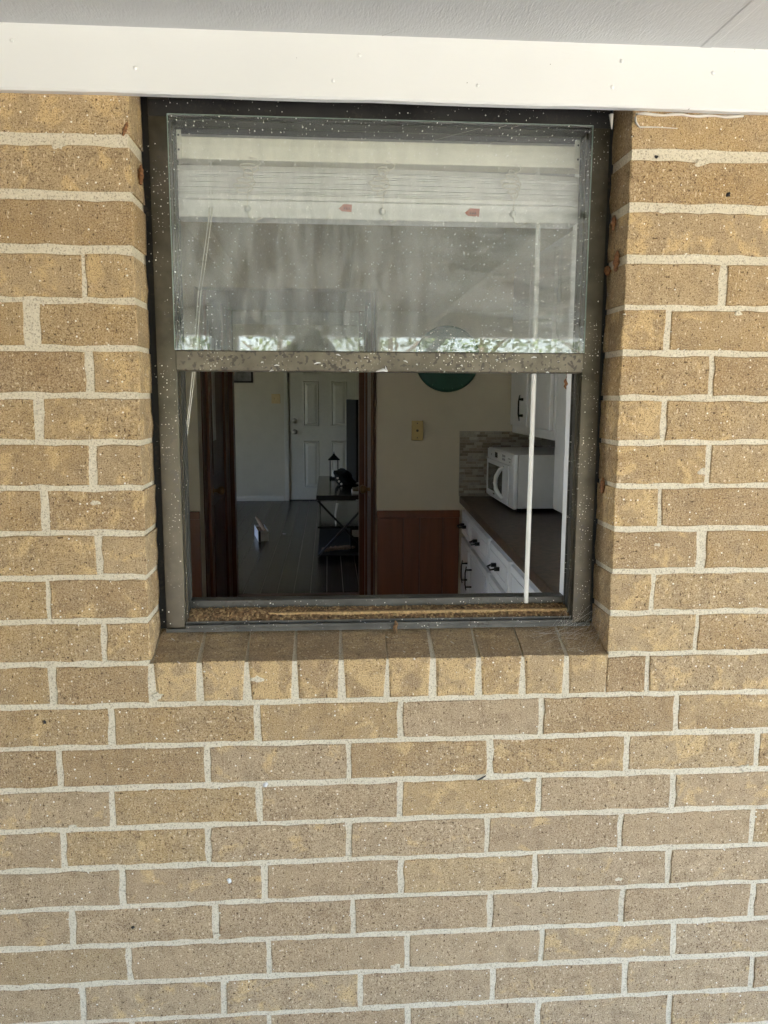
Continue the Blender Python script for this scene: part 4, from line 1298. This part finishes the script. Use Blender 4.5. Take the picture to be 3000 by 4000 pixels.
# wall cabinets
uc = thing("wall_cabinet", (1.2, 2.6, 0.26), "white wall cabinet with black pulls above the microwave", "cabinet")
UX = 1.02
box("carcass", M['white'], uc, UX + 0.021, 1.405, 2.205, YF - 0.004, 0.262, 1.15)
box("face_frame", M['white'], uc, UX + 0.004, UX + 0.0205, 2.205, YF - 0.004, 0.262, 1.15, bevel=0.002)
for (y0, y1, hy) in ((2.665, 3.02, 2.735), (2.235, 2.64, 2.545)):
    d_ = box("cabinet_door", M['white'], uc, UX - 0.016, UX + 0.0035, y0, y1, 0.305, 1.12, bevel=0.004)
    p = MB()
    p.tube([(UX - 0.034, hy, 0.468), (UX - 0.040, hy, 0.435), (UX - 0.040, hy, 0.372), (UX - 0.034, hy, 0.336)], [0.003, 0.0042, 0.0042, 0.003], 7)
    for q in (0.445, 0.362):
        p.tube([(UX - 0.0165, hy, q), (UX - 0.036, hy, q)], [0.008, 0.005], 7)
    if hy > 2.6: p.build("handle", M['iron'], d_)
tc = thing("tall_wall_cabinet", (1.2, 1.2, -0.05), "tall plain white cabinet hanging low over the counter near the window", "cabinet")
box("body", M['white'], tc, UX, 1.405, 0.32, 2.19, -0.050, 1.15, bevel=0.012)
dd = box("door_face", M['white'], tc, UX - 0.004, UX - 0.0005, 0.34, 2.17, -0.03, 1.13, bevel=0.0015)

# microwave, door towards the room
mw = thing("microwave", (1.1, 2.68, -0.095), "white countertop microwave with curved handle beside the tiled splash", "microwave")
MX, MY0, MY1, MZ0, MZ1 = 0.88, 2.375, 2.985, -0.078, 0.186
box("body", M['appliance_side'], mw, MX + 0.021, 1.32, MY0 + 0.004, MY1 - 0.004, MZ0 + 0.003, MZ1 - 0.002, bevel=0.006)
fc = box("front", M['appliance'], mw, MX, MX + 0.0205, MY0, MY1, MZ0, MZ1, bevel=0.006)
dr_ = box("door", M['appliance'], mw, MX - 0.010, MX - 0.0005, 2.46, MY1 - 0.010, MZ0 + 0.008, 0.128, bevel=0.005)
box("window_pane", M['mw_window'], dr_, MX - 0.0125, MX - 0.0105, 2.575, 2.92, -0.035, 0.105, bevel=0.0008)
hp = [(MX - 0.010, 2.535, 0.110), (MX - 0.028, 2.55, 0.100), (MX - 0.040, 2.585, 0.062), (MX - 0.042, 2.595, 0.030), (MX - 0.040, 2.585, 0.000), (MX - 0.028, 2.565, -0.030), (MX - 0.010, 2.552, -0.042)]
MB().tube(hp, 0.011, 9).build("handle", M['appliance'], dr_, smooth=True)
pn = box("control_panel", M['appliance'], mw, MX - 0.006, MX - 0.0005, MY0 + 0.010, MY1 - 0.010, 0.131, MZ1 - 0.006, bevel=0.002)
box("display", M['display'], pn, MX - 0.0080, MX - 0.0062, 2.72, 2.775, 0.145, 0.172)
for (a, b, c, d) in ((2.575, 2.60, 0.160, 0.171), (2.540, 2.565, 0.160, 0.171), (2.575, 2.60, 0.143, 0.154), (2.540, 2.565, 0.143, 0.154), (2.86, 2.875, 0.150, 0.158), (2.42, 2.47, 0.158, 0.162), (2.43, 2.445, 0.143, 0.148)):
    box("button", M['grey_print'], pn, MX - 0.0078, MX - 0.0062, a, b, c, d)
box("badge", M['display'], dr_, MX - 0.0116, MX - 0.0102, 2.755, 2.785, -0.052, -0.045)
for (x, y) in ((0.92, 2.41), (1.28, 2.41), (0.92, 2.95), (1.28, 2.95)):
    MB().lathe([(0.010, -0.0945), (0.012, MZ0 + 0.0028)], (x, y, 0), 'z', 10).build("foot", M['black_matt'], mw)

# ------------------------------------------------------------------ little things on the wall
def cocoon(c, axis, length, rad, label):
    N = 9
    pts, rr = [], []
    for i in range(N):
        u = i / (N - 1)
        p = Vector(c) + Vector(axis).normalized() * (u - 0.5) * length
        pts.append(p); rr.append(rad * (0.18 + 0.9 * math.sin(math.pi * (0.08 + 0.84 * u)) * (0.9 + 0.2 * math.sin(i * 2.3))))
    o = MB().tube(pts, rr, 9).build("cocoon", M['cocoon'], None, center=c, smooth=True)
    return tag(o, label, "cocoon", "brown cocoons on the window reveal")
cocoon((0.4945, 0.055, 0.757), (0.1, 0.1, 1), 0.026, 0.0046, "smaller brown cocoon high on the right reveal above its larger neighbour")
cocoon((0.4935, 0.030, 0.689), (0.05, -0.1, 1), 0.034, 0.0056, "largest brown cocoon on the right reveal at a mortar joint")
cocoon((0.4935, 0.073, 0.680), (0.2, 0.6, 0.7), 0.022, 0.0058, "round brown cocoon on the right reveal against the window frame")
cocoon((0.4945, 0.053, 0.300), (0.05, 0.1, 1), 0.028, 0.0050, "lowest brown cocoon on the right reveal, beside the open sash")
cocoon((-0.3055, 0.050, 0.817), (0, 0.15, 1), 0.032, 0.0046, "brown cocoon high on the left reveal beside the blind")
cocoon((-0.3155, -0.002, 0.872), (0.4, 0, 1), 0.022, 0.0034, "thin brown cocoon on the face of the left top brick corner")

def leafy(name, pts, w, label, cat, mat):
    mb = MB()
    n = len(pts)
    vv = []
    for i, p in enumerate(pts):
        u = i / (n - 1); ww = w * math.sin(math.pi * (0.1 + 0.85 * u))
        vv += [(p[0] - ww, p[1], p[2]), (p[0], p[1] - ww * 0.7, p[2]), (p[0] + ww, p[1] + ww * 0.3, p[2]), (p[0], p[1] - ww * 0.35, p[2] + 0.0004)]
    ff = []
    for i in range(n - 1):
        for q in range(4):
            ff.append((i * 4 + q, i * 4 + (q + 1) % 4, i * 4 + 4 + (q + 1) % 4, i * 4 + 4 + q))
    mb.add(vv, ff)
    return tag(mb.build(name, mat, None, center=pts[0]), label, cat)
lf_ = leafy("dry_leaf", [(0.4272, 0.078, 0.4905), (0.4262, 0.077, 0.487), (0.4285, 0.077, 0.482), (0.4262, 0.078, 0.477), (0.4282, 0.078, 0.4725)], 0.0034, "curled brown leaf dangling by a thread under the meeting rail", "leaf", M['cocoon'])
MB().tube([(0.4265, 0.075, 0.502), (0.4285, 0.0765, 0.496), (0.4272, 0.078, 0.490)], 0.0005, 4).build("thread", M['cocoon'], lf_)
leafy("dead_moth", [(0.1205, 0.0665, 0.050), (0.1225, 0.0650, 0.044), (0.1200, 0.0640, 0.037), (0.1215, 0.0640, 0.030), (0.1195, 0.065, 0.024)], 0.0042, "dead brown moth stuck to the sill flange below the opening", "moth", M['debris'])
o = MB().tube([(0.2660, -0.004, -0.2315), (0.2735, -0.0055, -0.2270), (0.2815, -0.004, -0.2228)], [0.0012, 0.0019, 0.0009], 6).build("twig", M['soot'], None, center=(0.2735, -0.004, -0.227))
tag(o, "short black twig lodged across a mortar joint below the window", "twig")

def blot(name, x, z, r, mat, label, cat, seed):
    rg = random.Random(seed)
    n = 11
    mb = MB()
    ring = []
    for i in range(n):
        a = 2 * math.pi * i / n
        q = r * rg.uniform(0.6, 1.25)
        ring.append((x + q * math.cos(a), -0.0006, z + q * math.sin(a) * 1.15))
    inner = [(x + (px - x) * 0.5, -0.0030, z + (pz - z) * 0.5) for px, _, pz in ring]
    ff = [tuple(range(n, 2 * n))] + [(i, (i + 1) % n, n + (i + 1) % n, n + i) for i in range(n)]
    mb.add(ring + inner, ff)
    mb.add([(px, 0.001, pz) for px, _, pz in ring], [tuple(range(n))])
    return tag(mb.build(name, mat, None, center=(x, 0, z), smooth=True), label, cat)
blot("mud_speck", 0.6685, 0.794, 0.0040, M['soot'], "black speck on the second brick right of the window top", "speck", 1)
blot("mud_speck", 0.5423, 0.8515, 0.0026, M['soot'], "small black speck on the top mortar bed right of the window", "speck", 2)
blot("mud_speck", -0.494, -0.1027, 0.0034, M['soot'], "black speck on the leftmost brick just below sill level", "speck", 3)
blot("mud_speck", -0.3595, -0.4972, 0.0034, M['soot'], "dark speck on a grey brick low on the left", "speck", 4)
blot("bird_dropping", -0.1851, -0.4132, 0.0042, M['chalk'], "white splash on a brick left of centre low on the wall", "splash", 5)
blot("paint_drip", -0.1168, -0.2298, 0.0045, M['chalk'], "round white paint drip on a mortar joint below the sill", "paint drip", 6)

# cobweb in the lower right corner of the reveal
cw = MB()
rg = random.Random(21)
for i in range(46):
    a = Vector((0.4985 - rg.random() * 0.003, rg.uniform(0.0, 0.075), rg.uniform(0.02, 0.085)))
    b = Vector((rg.uniform(0.36, 0.48), 0.0, 0.0))
    yb = rg.uniform(0.004, 0.07); b.y = yb; b.z = 0.0015 + 0.036 * yb / 0.093 + 0.001
    if rg.random() < 0.35:
        a = Vector((rg.uniform(0.44, 0.492), 0.0765, rg.uniform(0.04, 0.075)))
    mid = (a + b) / 2 + Vector((0, -0.004, -0.006 - rg.random() * 0.006))
    cw.tube([a, (a + mid) / 2 + Vector((0, 0, -0.001)), mid, (b + mid) / 2 + Vector((0, 0, -0.001)), b], 0.00007 + 0.00006 * rg.random(), 3, caps=False)
tag(cw.build("cobweb", M['web'], None, center=(0.47, 0.05, 0.03)), "dusty cobweb across the lower right corner of the window reveal", "cobweb")

# ------------------------------------------------------------------ the yard behind the camera (mirrored in the pane)
def tree(x, y, h, rad, mat, label, seed):
    rg = random.Random(seed)
    t = thing("yard_tree", (x, y, -1.27), label, "tree", "trees across the yard")
    tk = MB()
    tk.tube([(x, y, -1.27), (x + 0.06, y, -0.4), (x - 0.05, y + 0.05, 0.6), (x + 0.05, y, h * 0.6)], [0.2, 0.15, 0.12, 0.05], 9)
    for q in range(7):
        a = rg.uniform(0, 6.28); z0 = rg.uniform(-0.2, h * 0.4)
        tk.tube([(x, y, z0), (x + rad * 0.45 * math.cos(a), y + rad * 0.45 * math.sin(a), z0 + 0.7), (x + rad * 0.8 * math.cos(a), y + rad * 0.8 * math.sin(a), z0 + 1.1)], [0.07, 0.045, 0.015], 6)
    tk.build("trunk", M['bark'], t, smooth=True)
    cr = MB()
    cl = [(Vector((rg.gauss(0, 0.5), rg.gauss(0, 0.5), rg.uniform(-0.8, 1.0))), rg.uniform(0.28, 0.5)) for _ in range(26)]
    for q in range(3000):
        c, cr_ = rg.choice(cl)
        d = Vector((rg.gauss(0, 1), rg.gauss(0, 1), rg.gauss(0, 1))).normalized() * cr_ * rg.random() ** 0.4
        p = c + d
        p = Vector((x + p.x * rad, y + p.y * rad, h * 0.42 + p.z * h * 0.5))
        s_ = rg.uniform(0.05, 0.11)
        u = Vector((rg.gauss(0, 1), rg.gauss(0, 1), rg.gauss(0, 0.6))).normalized() * s_
        v = u.cross(Vector((rg.gauss(0, 1), rg.gauss(0, 1), rg.gauss(0, 1)))).normalized() * s_ * 0.5
        cr.add([p - u, p + v, p + u, p - v], [(0, 1, 2, 3)])
    cr.build("crown", mat, t, fix=False)
tree(-4.2, -19.5, 3.6, 1.7, LEAF[1], "leafy yard tree leftmost in the row behind the photographer", 1)
tree(-1.4, -22.0, 4.4, 1.9, LEAF[0], "bright leafy yard tree straight behind the photographer", 2)
tree(1.7, -20.8, 3.8, 1.8, LEAF[2], "pale leafy yard tree right of the slim porch post", 3)
tree(4.6, -22.6, 4.6, 1.9, LEAF[0], "tall leafy yard tree further right across the yard", 4)
tree(7.6, -20.6, 3.9, 1.8, LEAF[1], "leafy yard tree rightmost in the row behind the photographer", 5)
o = MB().tube([(-0.61, -4.05, 0.88), (-0.3, -4.06, 0.845), (0.0, -4.06, 0.84), (0.24, -4.05, 0.87)], 0.006, 5).build("hanging_cable", M['black_matt'])
tag(o, "dark cable sagging between the two porch posts, mirrored in the glass", "cable")

# the photographer, arms raised in front
def person():
    J = {'pel': (-0.06, -1.86, -0.20), 'sp': (-0.06, -1.87, 0.05), 'ch': (-0.06, -1.88, 0.27), 'nk': (-0.06, -1.86, 0.42), 'hd0': (-0.06, -1.83, 0.50), 'hd1': (-0.06, -1.82, 0.585),
         'hl': (-0.15, -1.86, -0.28), 'kl': (-0.17, -1.84, -0.68), 'al': (-0.18, -1.87, -1.07), 'tl': (-0.20, -1.72, -1.115),
         'hr': (0.03, -1.86, -0.28), 'kr': (0.05, -1.84, -0.68), 'ar': (0.06, -1.87, -1.07), 'tr': (0.08, -1.72, -1.115),
         'sl': (-0.25, -1.87, 0.34), 'el': (-0.33, -1.74, 0.12), 'wl': (-0.18, -1.53, 0.30), 'ml': (-0.12, -1.47, 0.36),
         'sr': (0.13, -1.87, 0.34), 'er': (0.21, -1.74, 0.12), 'wr': (0.08, -1.53, 0.30), 'mr': (0.03, -1.47, 0.36)}
    rad = {'pel': .15, 'sp': .14, 'ch': .155, 'nk': .06, 'hd0': .075, 'hd1': .085, 'hl': .095, 'kl': .06, 'al': .042, 'tl': .035, 'hr': .095, 'kr': .06, 'ar': .042, 'tr': .035,
           'sl': .062, 'el': .046, 'wl': .03, 'ml': .032, 'sr': .062, 'er': .046, 'wr': .03, 'mr': .032}
    E_ = [('pel', 'sp'), ('sp', 'ch'), ('ch', 'nk'), ('nk', 'hd0'), ('hd0', 'hd1'), ('pel', 'hl'), ('hl', 'kl'), ('kl', 'al'), ('al', 'tl'), ('pel', 'hr'), ('hr', 'kr'), ('kr', 'ar'), ('ar', 'tr'),
          ('ch', 'sl'), ('sl', 'el'), ('el', 'wl'), ('wl', 'ml'), ('ch', 'sr'), ('sr', 'er'), ('er', 'wr'), ('wr', 'mr')]
    ks = list(J)
    for side, sg in (('l', 1), ('r', -1)):
        for q in range(5):
            b = Vector(J['m' + side]) + Vector((sg * (0.0 if q < 4 else -0.02), 0.0, (0.03 - q * 0.018) if q < 4 else 0.03))
            n1, n2 = 'f%s%d' % (side, q), 'g%s%d' % (side, q)
            d = Vector((sg * 0.03, 0.035, 0)) if q < 4 else Vector((sg * 0.005, 0.02, 0.03))
            J[n1] = tuple(b + d * (0.9 + 0.12 * (q in (1, 2)))); J[n2] = tuple(Vector(J[n1]) + Vector((sg * 0.03, 0.0, 0.004)))
            rad[n1] = .010; rad[n2] = .008
            E_ += [('m' + side, n1), (n1, n2)]
    ks = list(J)
    me = bpy.data.meshes.new("person")
    me.from_pydata([J[k] for k in ks], [(ks.index(a), ks.index(b)) for a, b in E_], [])
    o = bpy.data.objects.new("person", me); COL.objects.link(o)
    sk = o.modifiers.new("skin", 'SKIN'); o.modifiers.new("sub", 'SUBSURF').levels = 1
    for i, k in enumerate(ks):
        r_ = rad[k]
        me.skin_vertices[0].data[i].radius = (r_ * (1.1 if k in ('ch', 'sp', 'pel') else 1), r_ * (0.75 if k in ('ch', 'sp', 'pel') else 1))
        me.skin_vertices[0].data[i].use_root = (k == 'pel')
    dg = bpy.context.evaluated_depsgraph_get()
    ev = o.evaluated_get(dg)
    m2 = bpy.data.meshes.new_from_object(ev)
    o.modifiers.clear(); o.data = m2
    m2.materials.clear(); m2.materials.append(M['denim']); m2.materials.append(M['skin'])
    for pl_ in m2.polygons:
        c = pl_.center
        pl_.use_smooth = True
        pl_.material_index = 1 if (c.z > 0.42 or (c.y > -1.66 and c.z > 0)) else 0
    OFF[o] = Vector((0, 0, 0))
    hd_ = MB().lathe([(0.090, 0.595), (0.094, 0.63), (0.086, 0.665), (0.060, 0.692), (0.02, 0.702)], (-0.06, -1.825, 0), 'z', 20)
    hd_.add([(-0.125, -1.76, 0.602), (0.005, -1.76, 0.602), (-0.015, -1.66, 0.590), (-0.105, -1.66, 0.590), (-0.125, -1.76, 0.608), (0.005, -1.76, 0.608), (-0.015, -1.66, 0.595), (-0.105, -1.66, 0.595)],
            [(0, 1, 2, 3), (7, 6, 5, 4), (0, 4, 5, 1), (1, 5, 6, 2), (2, 6, 7, 3), (3, 7, 4, 0)])
    hd_.build("cap", M['cap'], o, smooth=False)
    for sx in (-0.03, 0.03):
        MB().lathe([(0.004, -1.735), (0.010, -1.742), (0.011, -1.75)], (-0.06 + sx, 0, 0.560), 'y', 10).build("eye", M['hole'], o)
    MB().tube([(-0.06, -1.735, 0.565), (-0.06, -1.722, 0.538), (-0.06, -1.738, 0.530)], [0.008, 0.013, 0.008], 7).build("nose", M['skin'], o)
    tag(o, "photographer in a dark cap mirrored faintly in the glass", "person")
person()
